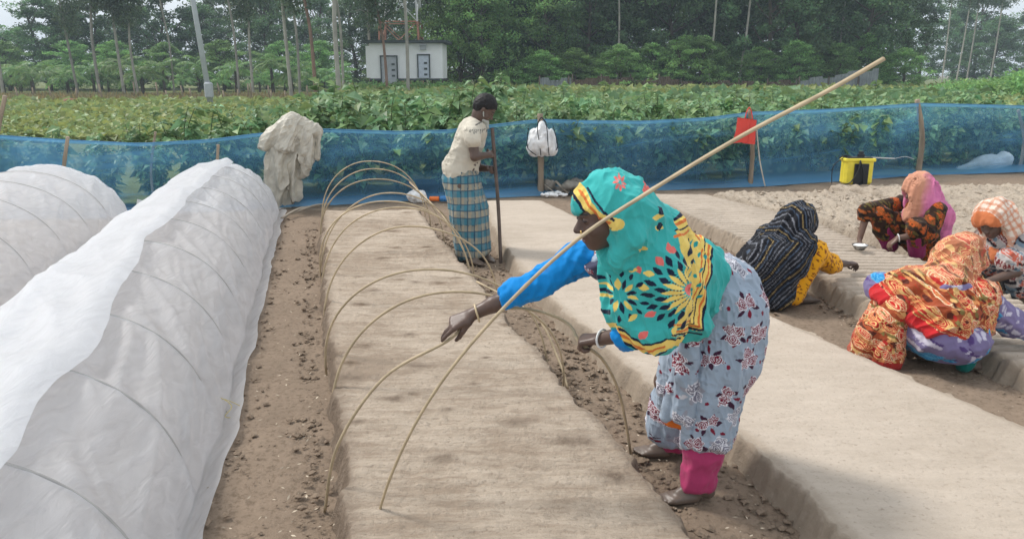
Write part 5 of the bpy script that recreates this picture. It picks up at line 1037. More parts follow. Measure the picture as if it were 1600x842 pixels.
# headscarf
def c_scarf(V, N):
    A, B = side_px(V, 2.60); C = np.tile(teal, (len(V), 1)) * (.93 + .14 * fbm(V * 9, 2, 4))[:, None]
    # border block on the back
    def inpoly(poly):
        r = np.zeros(len(A), bool); n = len(poly)
        for i in range(n):
            x0, y0 = poly[i]; x1, y1 = poly[(i + 1) % n]; c = ((y0 > B) != (y1 > B)) & (A < (x1 - x0) * (B - y0) / (y1 - y0 + 1e-9) + x0); r ^= c
        return r
    m = inpoly([(1036, 350), (1080, 352), (1111, 390), (1108, 430), (1096, 516), (1040, 508), (1062, 495), (1080, 460), (1076, 420), (1062, 385)]); C[m] = yel
    m2 = inpoly([(1040, 362), (1066, 366), (1084, 400), (1082, 440), (1066, 494), (1040, 500), (1056, 470), (1062, 430), (1056, 390)]); C[m2] = yel * .92
    for off, c, w_ in ((0, navy, 1.7), (6, oran, 1.8), (13, navy, .9), (19, oran, 1.4)):
        pts = [(1040, 349 + off), (1082 - off * .4, 353 + off), (1112 - off, 390 + off * .6), (1108 - off, 440), (1096 - off, 514 - off), (1042, 506 - off * .8)]
        for i in range(len(pts) - 1): line(C, A, B, pts[i], pts[i + 1], w_, c)
    for i in range(24):      # small leaf sprigs
        x = 1062 + (i % 4) * 11 + (i // 4) % 2 * 4; y = 372 + (i // 4) * 19; 
        if x < 1098: leafmark(C, A, B, x, y, -.6 + (i % 2) * 1.3, 9, 5, teal_d)
    # big medallion with radiating leaves
    mx_, my = 1058, 440
    for j in range(11):
        a = math.pi + (j - 5) * .36; leafmark(C, A, B, mx_ + 9 * math.cos(a), my + 9 * math.sin(a), a, 30, 7, yel)
        for rr in range(16, 44, 4): dot(C, A, B, mx_ + rr * math.cos(a + .17), my + rr * math.sin(a + .17), 1.2, navy)
        leafmark(C, A, B, mx_ + 31 * math.cos(a + .12), my + 31 * math.sin(a + .12), a + .12, 16, 7.5, navy)
        leafmark(C, A, B, mx_ + 44 * math.cos(a - .10), my + 44 * math.sin(a - .10), a - .1, 17, 8, navy)
        if j % 2: leafmark(C, A, B, mx_ + 52 * math.cos(a + .10), my + 52 * math.sin(a + .10), a + .1, 16, 10, yel if j % 4 == 1 else coral)
    dot(C, A, B, mx_, my, 8.5, coral); dot(C, A, B, mx_ - 1, my, 3, lin(190, 80, 70))
    mx_, my = 968, 452        # second medallion in the front folds
    for j in range(14):
        a = j * .45; leafmark(C, A, B, mx_ + 8 * math.cos(a), my + 8 * math.sin(a), a, 18, 6, navy if j % 2 else yel); leafmark(C, A, B, mx_ + 27 * math.cos(a + .2), my + 27 * math.sin(a + .2), a + .2, 13, 6, navy)
    for x, y, a, c in ((997, 331, .1, yel), (1006, 345, .5, yel), (979, 373, .1, yel), (997, 413, .1, yel), (1031, 380, .2, coral), (988, 402, 1.2, coral), (1004, 318, 1.1, navy), (1010, 340, 1.2, navy), (975, 408, .1, yel), (992, 478, 2.5, yel), (1006, 500, 2.2, coral), (1030, 372, 1.3, coral)): leafmark(C, A, B, x, y, a, 15, 9, c)
    for j in range(8): leafmark(C, A, B, 954 + 2 * math.cos(j * .785), 285 + 2 * math.sin(j * .785), j * .785, 8, 3.5, coral)
    for j in range(4): leafmark(C, A, B, 995, 294, j * 1.3 + .4, 9, 6, coral)
    # band around the forehead
    hb = B < 352
    def band(p, w_, c):
        for i in range(len(p) - 1): line(C, A, B, p[i], p[i + 1], w_, c)
    arc = [(902, 296), (908, 312), (920, 326), (936, 334), (952, 337)]
    band(arc, 8.5, yel); band([(897, 300), (902, 318), (914, 332), (930, 340), (946, 342)], 1.5, navy); band([(912, 291), (920, 306), (932, 320), (946, 331)], 1.6, navy); band([(904, 297), (911, 312), (924, 325), (942, 334)], 1.8, oran)
    # band along the lower edge over the forearm
    band([(966, 502), (982, 516), (1002, 527), (1030, 520), (1060, 519)], 7, yel); band([(966, 497), (984, 509), (1002, 519), (1032, 512), (1098, 522)], 1.5, navy); band([(966, 509), (984, 525), (1004, 536), (1034, 528)], 1.5, navy); band([(968, 504), (984, 517), (1003, 528), (1030, 521)], 1.6, oran)
    return C
S = Sdf(); q = lambda x, y, z: hc + x * hF[0] + y * hF[1] + z * hF[2]
S.ell(q(-.012, 0, .020), (.117, .098, .105), hF, .03); S.ell(q(-.055, 0, -.02), (.095, .098, .115), hF, .04)
S.cone(q(-.06, 0, -.03), W(1012, 372, 2.66), .098, .10, .06)
S.cone(q(-.03, .03, -.09), W(976, 415, 2.64), .075, .068, .05); S.cone(W(976, 415, 2.64), W(975, 474, 2.60), .068, .050, .05)
S.cone(W(1008, 392, 2.68), W(1092, 440, 2.88), .120, .136, .05); S.cone(W(1030, 410, 2.58), W(1030, 505, 2.56), .098, .082, .05); S.cone(W(1060, 440, 2.70), W(1072, 492, 2.70), .105, .078, .05)
S.cone(W(1030, 508, 2.55), W(994, 519, 2.60), .074, .056, .03); S.cone(W(1000, 440, 2.60), W(985, 490, 2.60), .085, .06, .05)
# hollow for the face and throat
S.ell(q(.080, .03, -.072), (.082, .16, .108), frame(hF[0] * 1.0 + hF[2] * -.0, hF[2]), .012, 's'); S.cone(W(922, 405, 2.2), W(922, 410, 3.0), .055, .055, .02, 's'); S.cone(q(.06, -.12, -.03), q(.06, .0, -.05), .05, .05, .02, 's')
S.plane(W(1131, 400, 2.8), (1, .15, -.20)); S.plane(W(1040, 534, 2.6), (0, 0, -1)); S.shell(.010)
def d_scarf(V, N):
    hd = np.exp(-(((V - hc) ** 2).sum(1)) / .022); f1 = folds(V, (-.55, -.2, -.75), 17, .022, 21, .12); f2 = folds(V, (.35, 0, -1), 20, .034, 22, .10); f3 = folds(V, (.75, .3, -.55), 9, .044, 25, .14)
    A, B = side_px(V, 2.6); nk = np.clip((1010 - A) / 30, 0, 1) * np.clip((B - 330) / 30, 0, 1)
    return (f1 * .85 * hd + f2 * nk + f3 * (1 - nk) * (1 - hd)) + (fbm(V * 8, 2, 4) - .5) * .012 + .004
soft('headscarf', S, .0045, M_cloth, woman, c_scarf, d_scarf, 2, 1)

# held hoop and long strip
pts = spline([G(507, 792, 0) + (0, 0, -.02), P(528, 695, 2.78), P(600, 590, 2.80), (tipsR[0] * .6 + tipsR[4] * .4), P(742, 494, 2.87), P(800, 481, 2.88), P(855, 490, 2.88), P(890, 508, 2.84), wrL + fL * .092 + (0, 0, -.012), P(942, 562, 2.82), P(970, 622, 2.98), G(988, 716, 0) + (0, 0, -.02)], 90)
tag(MB().tube(pts, .0078, 8, .8).build('bamboo_hoop', M_bamboo), 'bamboo hoop held in both hands by the bending woman', 'hoop', 'bare bamboo hoops over the raked bed')
b0 = G(592, 800, .11); pts = spline([b0, P(612, 740, 2.56), P(650, 660, 2.53), P(705, 576, 2.48), P(790, 478, 2.42), P(900, 376, 2.36), P(1020, 296, 2.33), P(1160, 212, 2.32), P(1290, 144, 2.32), P(1381, 92, 2.32)], 90)
k_ = 1 + (np.arange(len(pts)) % 17 == 9) * .15; tag(MB().tube(pts, .0088 * k_ * np.linspace(.85, 1.05, len(pts)), 8, .7).build('bamboo_strip', M_bamboo), 'long unbent bamboo strip rising from the bed across the bending woman', 'bamboo strip')
# ================= the standing man =================
Ym = 7.1; mb = np.array([P(740, 418, Ym)[0], Ym, 0]); hcm = P(757, 170, Ym - .02); hFm = frame((.80, -.05, -.66))
S = Sdf(); head(S, hcm, hFm, 1.0); sR, eR, wR = P(737, 210, Ym - .17), P(742, 245, Ym - .2), P(765, 242, Ym - .12); sL, eL, wL = P(742, 208, Ym + .17), P(745, 262, Ym + .16), P(764, 264, Ym + .05)
S.cone(hcm - hFm[2] * .07 - hFm[0] * .02, P(742, 196, Ym), .054, .06, .03); S.cone(P(736, 212, Ym), P(722, 275, Ym), .12, .13, .05); S.cone(P(738, 207, Ym), sR, .08, .055, .03); S.cone(P(738, 207, Ym), sL, .08, .055, .03)
S.chain([sR, eR, wR], [.052, .042, .027]); S.chain([sL, eL, wL], [.05, .04, .027])
for a, b, c in ((P(722, 290, Ym - .08), P(738, 350, Ym - .08), P(733, 402, Ym - .1)), (P(726, 290, Ym + .09), P(748, 350, Ym + .08), P(752, 405, Ym + .02))):
    S.chain([a, b, c], [.09, .06, .042], .03); c = c.copy(); an = np.array([c[0], c[1], .08]); S.cone(c, an, .04, .038, .02); foot(S, an, (.75, -.6), 1.05)
hand(S, wR, P(772, 240, Ym - .03) - wR, np.array([.1, .9, -.1]), np.array([0, 0, 1.]), ((1.0, 1.3, .8),) * 4, .8); hand(S, wL, P(772, 264, Ym - .03) - wL, np.array([.2, -.9, -.1]), np.array([0, 0, 1.]), ((1.0, 1.3, .8),) * 4, .8)
man = person(S, .0075, mb, skin_col(hcm, hFm, 1.0, (.10, .062, .046)), 'man in a cream T-shirt and checked lungi standing in the path with a digging bar')
q = lambda x, y, z: hcm + x * hFm[0] + y * hFm[1] + z * hFm[2]
S = Sdf().ell(q(-.012, 0, .042), (.107, .088, .094), hFm, .02).ell(q(-.045, 0, -.005), (.07, .08, .07), hFm, .03); S.ell(q(.085, 0, -.03), (.085, .12, .085), hFm, .01, 's'); S.cone(q(.02, -.14, -.03), q(.02, .14, -.03), .04, .04, .01, 's')
soft('hair', S, .008, M_hair, man, None, lambda V, N: (fbm(V * 60, 2, 4) - .5) * .012)
soft('face_mask', Sdf().ell(q(.062, 0, -.078), (.05, .05, .026), hFm, .02).cone(q(.04, -.06, -.05), q(.0, -.075, -.01), .01, .008).cone(q(.08, 0, -.085), q(.13, -.01, -.115), .016, .012), .007, M_cloth, man, lambda V, N: np.tile(lin(170, 172, 165), (len(V), 1)), lambda V, N: folds(V, (0, 1, 0), 30, .006, 2))
cream = lin(198, 190, 174)
def c_shirt(V, N):
    C = np.tile(cream, (len(V), 1)) * (.90 + .2 * fbm(V * 6, 2, 4))[:, None]; A, B = V[:, 0] * 100, V[:, 2] * 100; c = P(745, 207, Ym - .2) * 100
    for j in range(9): line(C, A, B, (c[0] - 6 + j * 1.7, c[2] + 1.5 * math.sin(j * 2)), (c[0] - 5.2 + j * 1.7, c[2] + 2.2), .38, lin(95, 95, 90))
    line(C, A, B, (c[0] - 1, c[2] + 6), (c[0] + 3, c[2] + 8), .5, lin(70, 70, 68))
    e = P(711, 213, Ym - .1) * 100; C[np.abs(np.hypot(A - e[0], B - e[2]) - 1.8) < .4] = lin(150, 145, 130); return C
S = Sdf().cone(P(738, 206, Ym), P(719, 262, Ym), .132, .15, .05).cone(P(740, 203, Ym - .06), sR, .10, .082, .04).cone(P(740, 203, Ym + .06), sL, .10, .08, .04).cone(P(719, 262, Ym), P(721, 284, Ym), .145, .15, .03).cone(P(745, 192, Ym), P(750, 187, Ym), .068, .062, .03)
e = P(739, 218, Ym - .2); S.cone(sR, e, .072, .068, .02); e2 = P(744, 216, Ym + .18); S.cone(sL, e2, .07, .066, .02)
S.plane(P(720, 286, Ym), (0, 0, -1)); ax = nrm(hcm - P(736, 212, Ym)); S.plane(P(750, 188, Ym), ax); V0 = S.shell(.012)
soft('t_shirt', S, .008, M_cloth, man, c_shirt, lambda V, N: folds(V, (1, .3, -.35), 10, .022, 4, .2) * np.clip((1.35 - V[:, 2]) / .3, .2, 1) + (fbm(V * 9, 2, 6) - .5) * .012)
def c_lungi(V, N):
    c = P(733, 340, Ym); a = np.arctan2(V[:, 1] - c[1], V[:, 0] - c[0]) * .24; z = V[:, 2]; bei = lin(158, 150, 132); te = lin(66, 122, 140); nv = lin(48, 78, 98)
    C = np.tile(bei, (len(V), 1)); u = (a / .085) % 1; v = (z / .125) % 1; hz = v < .5; vt_ = u < .5
    C[hz] = te * .75 + bei * .25; C[vt_ & ~hz] = te * .35 + bei * .65; C[vt_ & hz] = te; C[(np.abs(v - .5) < .03) | (v < .03) | (np.abs(u - .5) < .05)] = nv; return C * (.9 + .2 * fbm(V * 8, 2, 5))[:, None]
S = Sdf().cone(P(722, 280, Ym), P(730, 335, Ym), .155, .165, .05).cone(P(730, 330, Ym), P(738, 396, Ym), .16, .15, .04).cone(P(738, 330, Ym), P(750, 392, Ym - .02), .13, .10, .04).plane(P(740, 397, Ym), (.25, 0, -1)).shell(.012)
soft('lungi', S, .008, M_cloth, man, c_lungi, lambda V, N: folds(V, (.22, 0, -1), 8, .045, 7, .12) + (fbm(V * 6, 2, 6) - .5) * .015)
M_iron = mat('dark_worn_wood', (.11, .08, .065), rough=.5, vary=.3, vscale=10)
g = G(783, 412, 0); o = MB().tube(spline([g + (0, 0, -.06), P(779, 330, Ym - .06), P(773, 250, Ym - .05), P(769, 200, Ym - .04)], 20), .0165, 8).build('digging_bar', M_iron); tag(o, 'long dark digging bar held upright by the man', 'digging bar')

# ================= squatting women =================
def squat(origin, fwd, J, s, label, skin, vox=.007, hd=(1, 0, -.5), hands=True, feet=True):
    """J: joints in the figure's own frame (forward, left, up) in metres"""
    Fw = nrm((fwd[0], fwd[1], 0)); Lf = np.array([-Fw[1], Fw[0], 0]); o = np.asarray(origin, float)
    q = lambda p: o + s * (p[0] * Fw + p[1] * Lf + np.array([0, 0, p[2]])); dirq = lambda p: p[0] * Fw + p[1] * Lf + np.array([0, 0, p[2]])
    hF_ = frame(dirq(hd)); hc_ = q(J['head']); S = Sdf(); head(S, hc_, hF_, .98 * s)
    S.cone(hc_ - hF_[2] * .06 * s - hF_[0] * .02, q(J['neck']), .05 * s, .058 * s, .03); S.cone(q(J['neck']), q(J['waist']), .10 * s, .12 * s, .05); S.cone(q(J['waist']), q(J['pelvis']), .12 * s, .145 * s, .05)
    for sd_ in ('l', 'r'):
        S.cone(q(J['neck']), q(J['sh' + sd_]), .07 * s, .05 * s, .03); S.chain([q(J['sh' + sd_]), q(J['el' + sd_]), q(J['wr' + sd_])], [.046 * s, .038 * s, .025 * s])
        S.chain([q(J['hip' + sd_]), q(J['kn' + sd_]), q(J['an' + sd_])], [.082 * s, .056 * s, .042 * s], .03)
        if feet: foot(S, q(J['an' + sd_]), dirq(J.get('toe' + sd_, (1, .1 if sd_ == 'l' else -.1, 0))), s, o[2])
        h = J['hand' + sd_]; hand(S, q(J['wr' + sd_]), dirq(h[0]), dirq(h[1]), dirq(h[2]), h[3], .6, s)
    p = person(S, vox, o, skin_col(hc_, hF_, s, skin), label); return p, q, dirq, hF_, hc_
def mk_hood(S, hc_, hF_, s, nk, fat=1.0, open_=(.085, .06, -.05), orad=(.075, .15, .10)):
    q = lambda x, y, z: hc_ + s * (x * hF_[0] + y * hF_[1] + z * hF_[2])
    S.ell(q(-.012, 0, .030), s * fat * np.array([.128, .106, .116]), hF_, .03); S.ell(q(-.05, 0, -.02), s * fat * np.array([.10, .104, .13]), hF_, .04); S.cone(q(-.045, 0, -.05), nk, .105 * s * fat, .115 * s * fat, .05)
    return lambda: S.ell(q(*open_), s * np.array(orad), hF_, .01, 's')
half = ((.6, .7, .4),) * 4; fist = ((.9, 1.2, .8),) * 4; pinch = ((.6, .6, .3), (.7, .8, .5), (.9, 1.1, .7), (1, 1.2, .8))
def floral(bg_, marks, n, r, seed, scale=100, leafc=None, extra=None):
    def f(V, N):
        C = np.tile(np.array(bg_), (len(V), 1)) * (.82 + .36 * fbm(V * 13, 2, seed))[:, None]
        A = (V[:, 0] + .45 * V[:, 1]) * scale; B = (V[:, 2] - .45 * V[:, 1]) * scale; wp = 1.8 * (np.stack([vn(V * 16, 71), vn(V * 16, 72)], 1) - .5); A = A + wp[:, 0]; B = B + wp[:, 1]; r5 = np.random.RandomState(seed); x0, x1, y0, y1 = A.min(), A.max(), B.min(), B.max(); n_ = int(n * (x1 - x0) * (y1 - y0) / 2500)
        for i in range(n_ * 2):
            if leafc is not None: leafmark(C, A, B, r5.uniform(x0, x1), r5.uniform(y0, y1), r5.uniform(0, 6.28), r * 1.7, r * .8, leafc[i % len(leafc)])
        for i in range(n_): m = marks[i % len(marks)]; rose(C, A, B, r5.uniform(x0, x1), r5.uniform(y0, y1), r * r5.uniform(.6, 1.15), np.array(m[0]), np.array(m[1]), i)
        if leafc is not None:
            for i in range(n_): leafmark(C, A, B, r5.uniform(x0, x1), r5.uniform(y0, y1), r5.uniform(0, 6.28), r * 1.1, r * .55, leafc[i % len(leafc)])
        if extra: extra(C, V, A, B)
        return C
    return f
# --- woman in the black striped shawl, facing right ---
og = G(1226, 466, 0); fw = (.92, .38)
J = dict(head=(.05, -.02, .555), neck=(-.06, 0, .46), waist=(-.20, 0, .30), pelvis=(-.22, 0, .17), shl=(-.04, .16, .44), shr=(-.04, -.16, .43), ell=(.18, .2, .30), elr=(.28, -.12, .27), wrl=(.38, .16, .22), wrr=(.56, -.02, .215),
         hipl=(-.20, .09, .17), hipr=(-.20, -.09, .17), knl=(.13, .16, .38), knr=(.13, -.14, .39), anl=(-.02, .12, .08), anr=(.0, -.13, .08),
         handl=((1, 0, -.3), (0, 0, -1), (0, -1, 0), half), handr=((1, .1, -.05), (0, .1, -1), (.2, 1, 0), ((.7, .9, .5),) * 4))
w1, q, dq, hF1, hc1 = squat(og, fw, J, 1.06, 'woman squatting under a black striped shawl and yellow dress', (.075, .045, .035), hd=(.85, .1, -.75))
yellow = lin(232, 165, 30)
def c_yel(V, N):
    C = np.tile(yellow, (len(V), 1)) * (.9 + .2 * fbm(V * 9, 2, 3))[:, None]; A, B = (V[:, 0] + V[:, 1] * .4) * 100, V[:, 2] * 100; r5 = np.random.RandomState(4)
    for i in range(260): x = r5.uniform(A.min(), A.max()); y = r5.uniform(B.min(), B.max()); leafmark(C, A, B, x, y, r5.uniform(0, 6.28), 3.6, .9, lin(120, 55, 25))
    return C
S = Sdf().cone(q(J['shr']), q(J['elr']), .078, .068, .03).cone(q(J['elr']), q((.42, -.06, .225)), .068, .05, .03).plane(q((.42, -.06, .225)), dq((1, .2, -.1))).shell(.014)
soft('sleeve', S, .008, M_cloth, w1, c_yel, lambda V, N: folds(V, dq((.5, .1, -.4)), 14, .018, 4, .5))
S = Sdf().cone(q(J['shl']), q(J['ell']), .075, .06, .03).cone(q(J['ell']), q((.32, .17, .235)), .06, .045, .03); soft('sleeve', S, .009, M_cloth, w1, c_yel)
S = Sdf().cone(q((-.2, -.07, .2)), q((.10, -.15, .37)), .13, .088, .05).cone(q((-.2, .07, .2)), q((.10, .15, .37)), .13, .085, .05).cone(q((.08, -.16, .36)), q((-.09, -.15, .08)), .08, .10, .05).cone(q((-.15, -.1, .2)), q((-.12, -.12, .08)), .12, .1, .05).plane(q((-.1, 0, .03)), (0, 0, -1))
soft('dress', S, .009, M_cloth, w1, c_yel, lambda V, N: folds(V, dq((.5, 0, .8)), 11, .03, 6, .2))
S = Sdf().cone(q((.12, -.13, .33)), q((.0, -.12, .12)), .07, .06, .03).cone(q((.12, .15, .33)), q((0, .12, .12)), .07, .06, .03); soft('trousers', S, .009, M_cloth, w1, lambda V, N: np.tile(lin(112, 38, 60), (len(V), 1)), lambda V, N: folds(V, (0, 0, 1), 13, .015, 8))
S = Sdf(); op = mk_hood(S, hc1, hF1, 1.06, q((-.07, 0, .46)), 1.04)
S.cone(q((-.06, -.03, .44)), q((-.24, -.06, .30)), .14, .165, .05).cone(q((-.22, -.05, .30)), q((-.24, -.14, .07)), .17, .11, .06).cone(q((-.02, -.13, .44)), q((-.10, -.2, .30)), .10, .085, .05).cone(q((-.12, -.17, .34)), q((-.20, -.21, .06)), .085, .05, .05).cone(q((-.05, .12, .44)), q((-.2, .15, .25)), .11, .12, .05)
S.cone(q(J['shr']), q((.03, -.15, .40)), .092, .08, .03); S.cone(q(J['shl']), q((.02, .17, .38)), .09, .08, .03); op(); S.plane(q((0, 0, .015)), (0, 0, -1)); S.shell(.011)
def c_black(V, N):
    L_ = np.stack([(V - og) @ dq((1, 0, 0)), (V - og) @ dq((0, 1, 0)), (V - og)[:, 2]], 1); hd_ = L_[:, 2] > .50; t = np.where(hd_, (L_[:, 0] * 1.0 + L_[:, 2] * .15 + .03 * np.sin(L_[:, 2] * 14) + L_[:, 1] * .2), (L_[:, 0] * .72 + L_[:, 2] * -.62 + .02 * np.sin(L_[:, 0] * 15) - L_[:, 1] * .45))
    t = t + .012 * fbm(V * 6, 2, 4); k = (t / .024) % 1; i = np.floor(t / .024).astype(int); C = np.tile(lin(24, 24, 30), (len(V), 1)); on = k < .24
    pal = np.array([lin(120, 122, 130), lin(70, 84, 104), lin(150, 128, 84), lin(78, 92, 112), lin(110, 112, 120)]); C[on] = pal[i[on] % 5] * (.75 + .25 * vn(V[on] * 30, 3))[:, None]; return C
soft('shawl', S, .0075, M_cloth, w1, c_black, lambda V, N: folds(V, dq((.62, 0, .72)), 10, .035, 31, .14))
# --- woman in pink scarf, facing left ---
og = G(1412, 408, .0); fw = (-.93, -.32)
J = dict(head=(-.06, 0, .64), neck=(-.14, 0, .52), waist=(-.22, 0, .34), pelvis=(-.20, 0, .19), shl=(-.12, .17, .49), shr=(-.08, -.17, .50), ell=(-.0, .22, .30), elr=(.30, -.19, .44), wrl=(.20, .10, .25), wrr=(.36, -.18, .20),
         hipl=(-.18, .09, .18), hipr=(-.18, -.09, .18), knl=(.10, .17, .36), knr=(.22, -.14, .42), anl=(-.02, .13, .08), anr=(.06, -.12, .08),
         handl=((.6, -.3, -.6), (-.3, 0, -1), (0, -1, 0), half), handr=((.1, 0, -1), (-.5, .5, 0), (.6, .6, 0), half))
w2, q, dq, hF2, hc2 = squat(og, fw, J, 1.04, 'woman in a pink and peach scarf squatting behind the furrowed bed', (.16, .095, .07), hd=(.95, -.30, -.28))
dkfl = floral(lin(50, 32, 22), [(lin(190, 88, 36), lin(95, 60, 25)), (lin(150, 70, 30), lin(70, 66, 30))], 60, 3.0, 5, leafc=[lin(92, 80, 36), lin(150, 80, 36), lin(24, 16, 14)])
S = Sdf().cone(q(J['shr']), q(J['elr']), .075, .075, .03).cone(q(J['elr']), q((.315, -.185, .38)), .075, .062, .02).plane(q((.32, -.185, .365)), (0, 0, -1)).shell(.014); soft('sleeve', S, .008, M_cloth, w2, dkfl, lambda V, N: folds(V, dq((1, 0, 0)), 12, .015, 4, .4))
S = Sdf().cone(q(J['shl']), q(J['ell']), .082, .078, .03).cone(q(J['ell']), q((.08, .17, .28)), .075, .06, .03).plane(q((.09, .165, .277)), dq((1, -.5, -.25))).shell(.014); soft('sleeve', S, .008, M_cloth, w2, dkfl, lambda V, N: folds(V, dq((.5, 0, -.6)), 13, .015, 5, .4))
S = Sdf().cone(q((-.12, 0, .48)), q((-.2, 0, .3)), .14, .17, .05).cone(q((-.18, .06, .2)), q((.08, .17, .35)), .15, .085, .05).cone(q((-.18, -.06, .2)), q((.20, -.14, .41)), .14, .085, .05).cone(q((.20, -.14, .40)), q((.14, -.13, .24)), .08, .07, .04).cone(q((.08, .17, .33)), q((.03, .16, .22)), .085, .07, .04).cone(q((-.2, .05, .2)), q((-.16, .08, .07)), .16, .14, .05).plane(q((0, 0, .04)), (0, 0, -1))
soft('dress', S, .009, M_cloth, w2, dkfl, lambda V, N: folds(V, dq((.5, 0, .6)), 10, .03, 16, .2))
S = Sdf().cone(q((.14, -.13, .30)), q((.06, -.12, .12)), .078, .065, .03).cone(q((.06, .16, .28)), q((0, .14, .11)), .08, .065, .03); soft('trousers', S, .009, M_cloth, w2, lambda V, N: np.tile(lin(140, 40, 92), (len(V), 1)), lambda V, N: folds(V, (0, 0, 1), 12, .02, 8))
S = Sdf(); op = mk_hood(S, hc2, hF2, 1.04, q((-.13, 0, .52)), 1.08, (.122, -.005, -.045), (.062, .066, .095))
S.cone(q((-.02, .02, .58)), q((.0, .02, .42)), .085, .07, .05).cone(q((-.12, .06, .52)), q((-.22, .13, .42)), .13, .10, .06).cone(q((-.2, .14, .44)), q((-.22, .19, .24)), .095, .045, .05).cone(q((-.14, -.05, .52)), q((-.24, -.03, .42)), .12, .12, .05).cone(q((-.22, .05, .42)), q((-.31, .08, .30)), .11, .06, .05)
op(); S.shell(.010)
def c_pink(V, N):
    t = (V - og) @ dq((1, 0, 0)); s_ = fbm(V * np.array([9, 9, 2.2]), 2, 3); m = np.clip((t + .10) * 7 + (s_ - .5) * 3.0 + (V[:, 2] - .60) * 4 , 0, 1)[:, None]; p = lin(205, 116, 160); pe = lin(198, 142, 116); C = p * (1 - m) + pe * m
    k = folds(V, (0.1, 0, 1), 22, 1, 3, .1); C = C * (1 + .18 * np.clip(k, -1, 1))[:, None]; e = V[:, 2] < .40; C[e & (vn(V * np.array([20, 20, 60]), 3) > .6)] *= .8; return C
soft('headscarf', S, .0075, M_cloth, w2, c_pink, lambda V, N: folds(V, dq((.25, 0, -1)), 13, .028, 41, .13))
ring(q(J['wrl']), q(J['wrl']) - q(J['ell']), .034, .005, M_white, 'bangle', w2)
# --- woman in the big red shawl, seen from behind ---
og = G(1464, 572, 0); fw = (.60, .80)
J = dict(head=(.19, -.02, .615), neck=(.02, 0, .50), waist=(-.06, .02, .30), pelvis=(-.05, 0, .20), shl=(.03, .19, .45), shr=(.06, -.17, .43), ell=(.03, .37, .42), elr=(.22, -.33, .27), wrl=(.22, .33, .34), wrr=(.30, -.55, .20),
         hipl=(-.03, .1, .18), hipr=(-.03, -.09, .18), knl=(.24, .17, .34), knr=(.24, -.14, .34), anl=(.05, .13, .08), anr=(.04, -.13, .08), toel=(.7, -.9, 0), toer=(.6, -.8, 0),
         handl=((1, -.3, -.4), (0, 0, -1), (0, -1, 0), half), handr=((.4, -1, -.1), (0, 0, -1), (1, 0, 0), half))
w3, q, dq, hF3, hc3 = squat(og, fw, J, 1.02, 'woman squatting with her back turned in a large red and gold shawl', (.13, .08, .06), hd=(.8, -.45, -.45))
purp = floral(lin(122, 112, 150), [(lin(40, 130, 190), lin(90, 165, 205))], 26, 3.2, 7, leafc=[lin(190, 185, 205), lin(85, 65, 120), lin(200, 195, 210)])
for a, b, c, r in ((J['shr'], J['elr'], (.285, -.50, .21), .085), (J['shl'], J['ell'], (.16, .345, .37), .075)):
    S = Sdf().cone(q(a), q(b), r, .078, .03).cone(q(b), q(c), .075, .055, .03).plane(q(c), nrm(q(c) - q(b))).shell(.014); soft('sleeve', S, .0075, M_cloth, w3, purp, lambda V, N: folds(V, nrm(q(b) - q(a)), 14, .018, 4, .4))
S = Sdf().cone(q((0, 0, .42)), q((-.05, 0, .24)), .15, .19, .05).ell(q((-.04, -.03, .21)), (.22, .24, .14), k=.05).cone(q((-.02, .08, .22)), q((.2, .16, .33)), .14, .09, .05).cone(q((-.02, -.09, .22)), q((.2, -.14, .33)), .14, .09, .05).plane(q((0, 0, .085)), (0, 0, -1))
soft('dress', S, .0075, M_cloth, w3, purp, lambda V, N: folds(V, dq((.2, .6, -.5)), 10, .03, 17, .22) + (fbm(V * 9, 2, 3) - .5) * .02)
S = Sdf().cone(q((-.02, -.13, .16)), q((.02, -.14, .05)), .07, .055, .03).cone(q((.2, .16, .3)), q((.05, .13, .1)), .075, .06, .03); soft('trousers', S, .008, M_cloth, w3, lambda V, N: np.tile(lin(28, 125, 118), (len(V), 1)), lambda V, N: folds(V, (0, 0, 1), 13, .015, 8))
goldfl = floral(lin(150, 70, 40), [(lin(196, 48, 40), lin(222, 196, 150)), (lin(170, 40, 38), lin(214, 170, 110)), (lin(205, 90, 60), lin(225, 205, 165))], 130, 2.4, 9, leafc=[lin(205, 165, 105), lin(120, 105, 60), lin(176, 44, 40), lin(196, 130, 80), lin(88, 40, 28)])
def c_red(V, N):
    C = goldfl(V, N); l = (V - og) @ dq((0, 1, 0)); z = V[:, 2]; e = z - (.235 + .42 * np.clip(l + .1, -.3, .5)); f = (V - og) @ dq((1, 0, 0)); back = (f < .12)
    m = back & (z < .62) & (e < .035); C[m] = lin(186, 38, 42); m = back & (z < .62) & (e >= .045) & (e < .06); C[m] = lin(186, 60, 42); m = z > .56; C[m] = C[m] * .82 + lin(232, 190, 150) * .18; return C
S = Sdf(); op = mk_hood(S, hc3, hF3, 1.02, q((.06, 0, .50)), 1.02)
S.cone(q((.02, .03, .45)), q((-.06, 0, .30)), .155, .205, .04).cone(q((.02, .17, .46)), q((-.02, .31, .38)), .115, .095, .05).cone(q((.04, -.14, .42)), q((.0, -.17, .30)), .105, .09, .05).cone(q((-.08, .16, .40)), q((-.07, .28, .36)), .1, .08, .05).cone(q((.1, 0, .52)), q((.08, -.12, .36)), .12, .1, .05)
S.cone(q(J['shr']), q((.07, -.18, .37)), .098, .088, .04); S.cone(q(J['shl']), q((.03, .26, .43)), .112, .10, .04); op(); nn = nrm(dq((-.1, .42, -1))); S.plane(q((-.1, 0, .235)), nn); S.shell(.016)
soft('shawl', S, .0065, M_cloth, w3, c_red, lambda V, N: folds(V, dq((.1, .7, -.5)), 9, .042, 51, .16) + (fbm(V * 8, 2, 5) - .5) * .02, 2, 1)
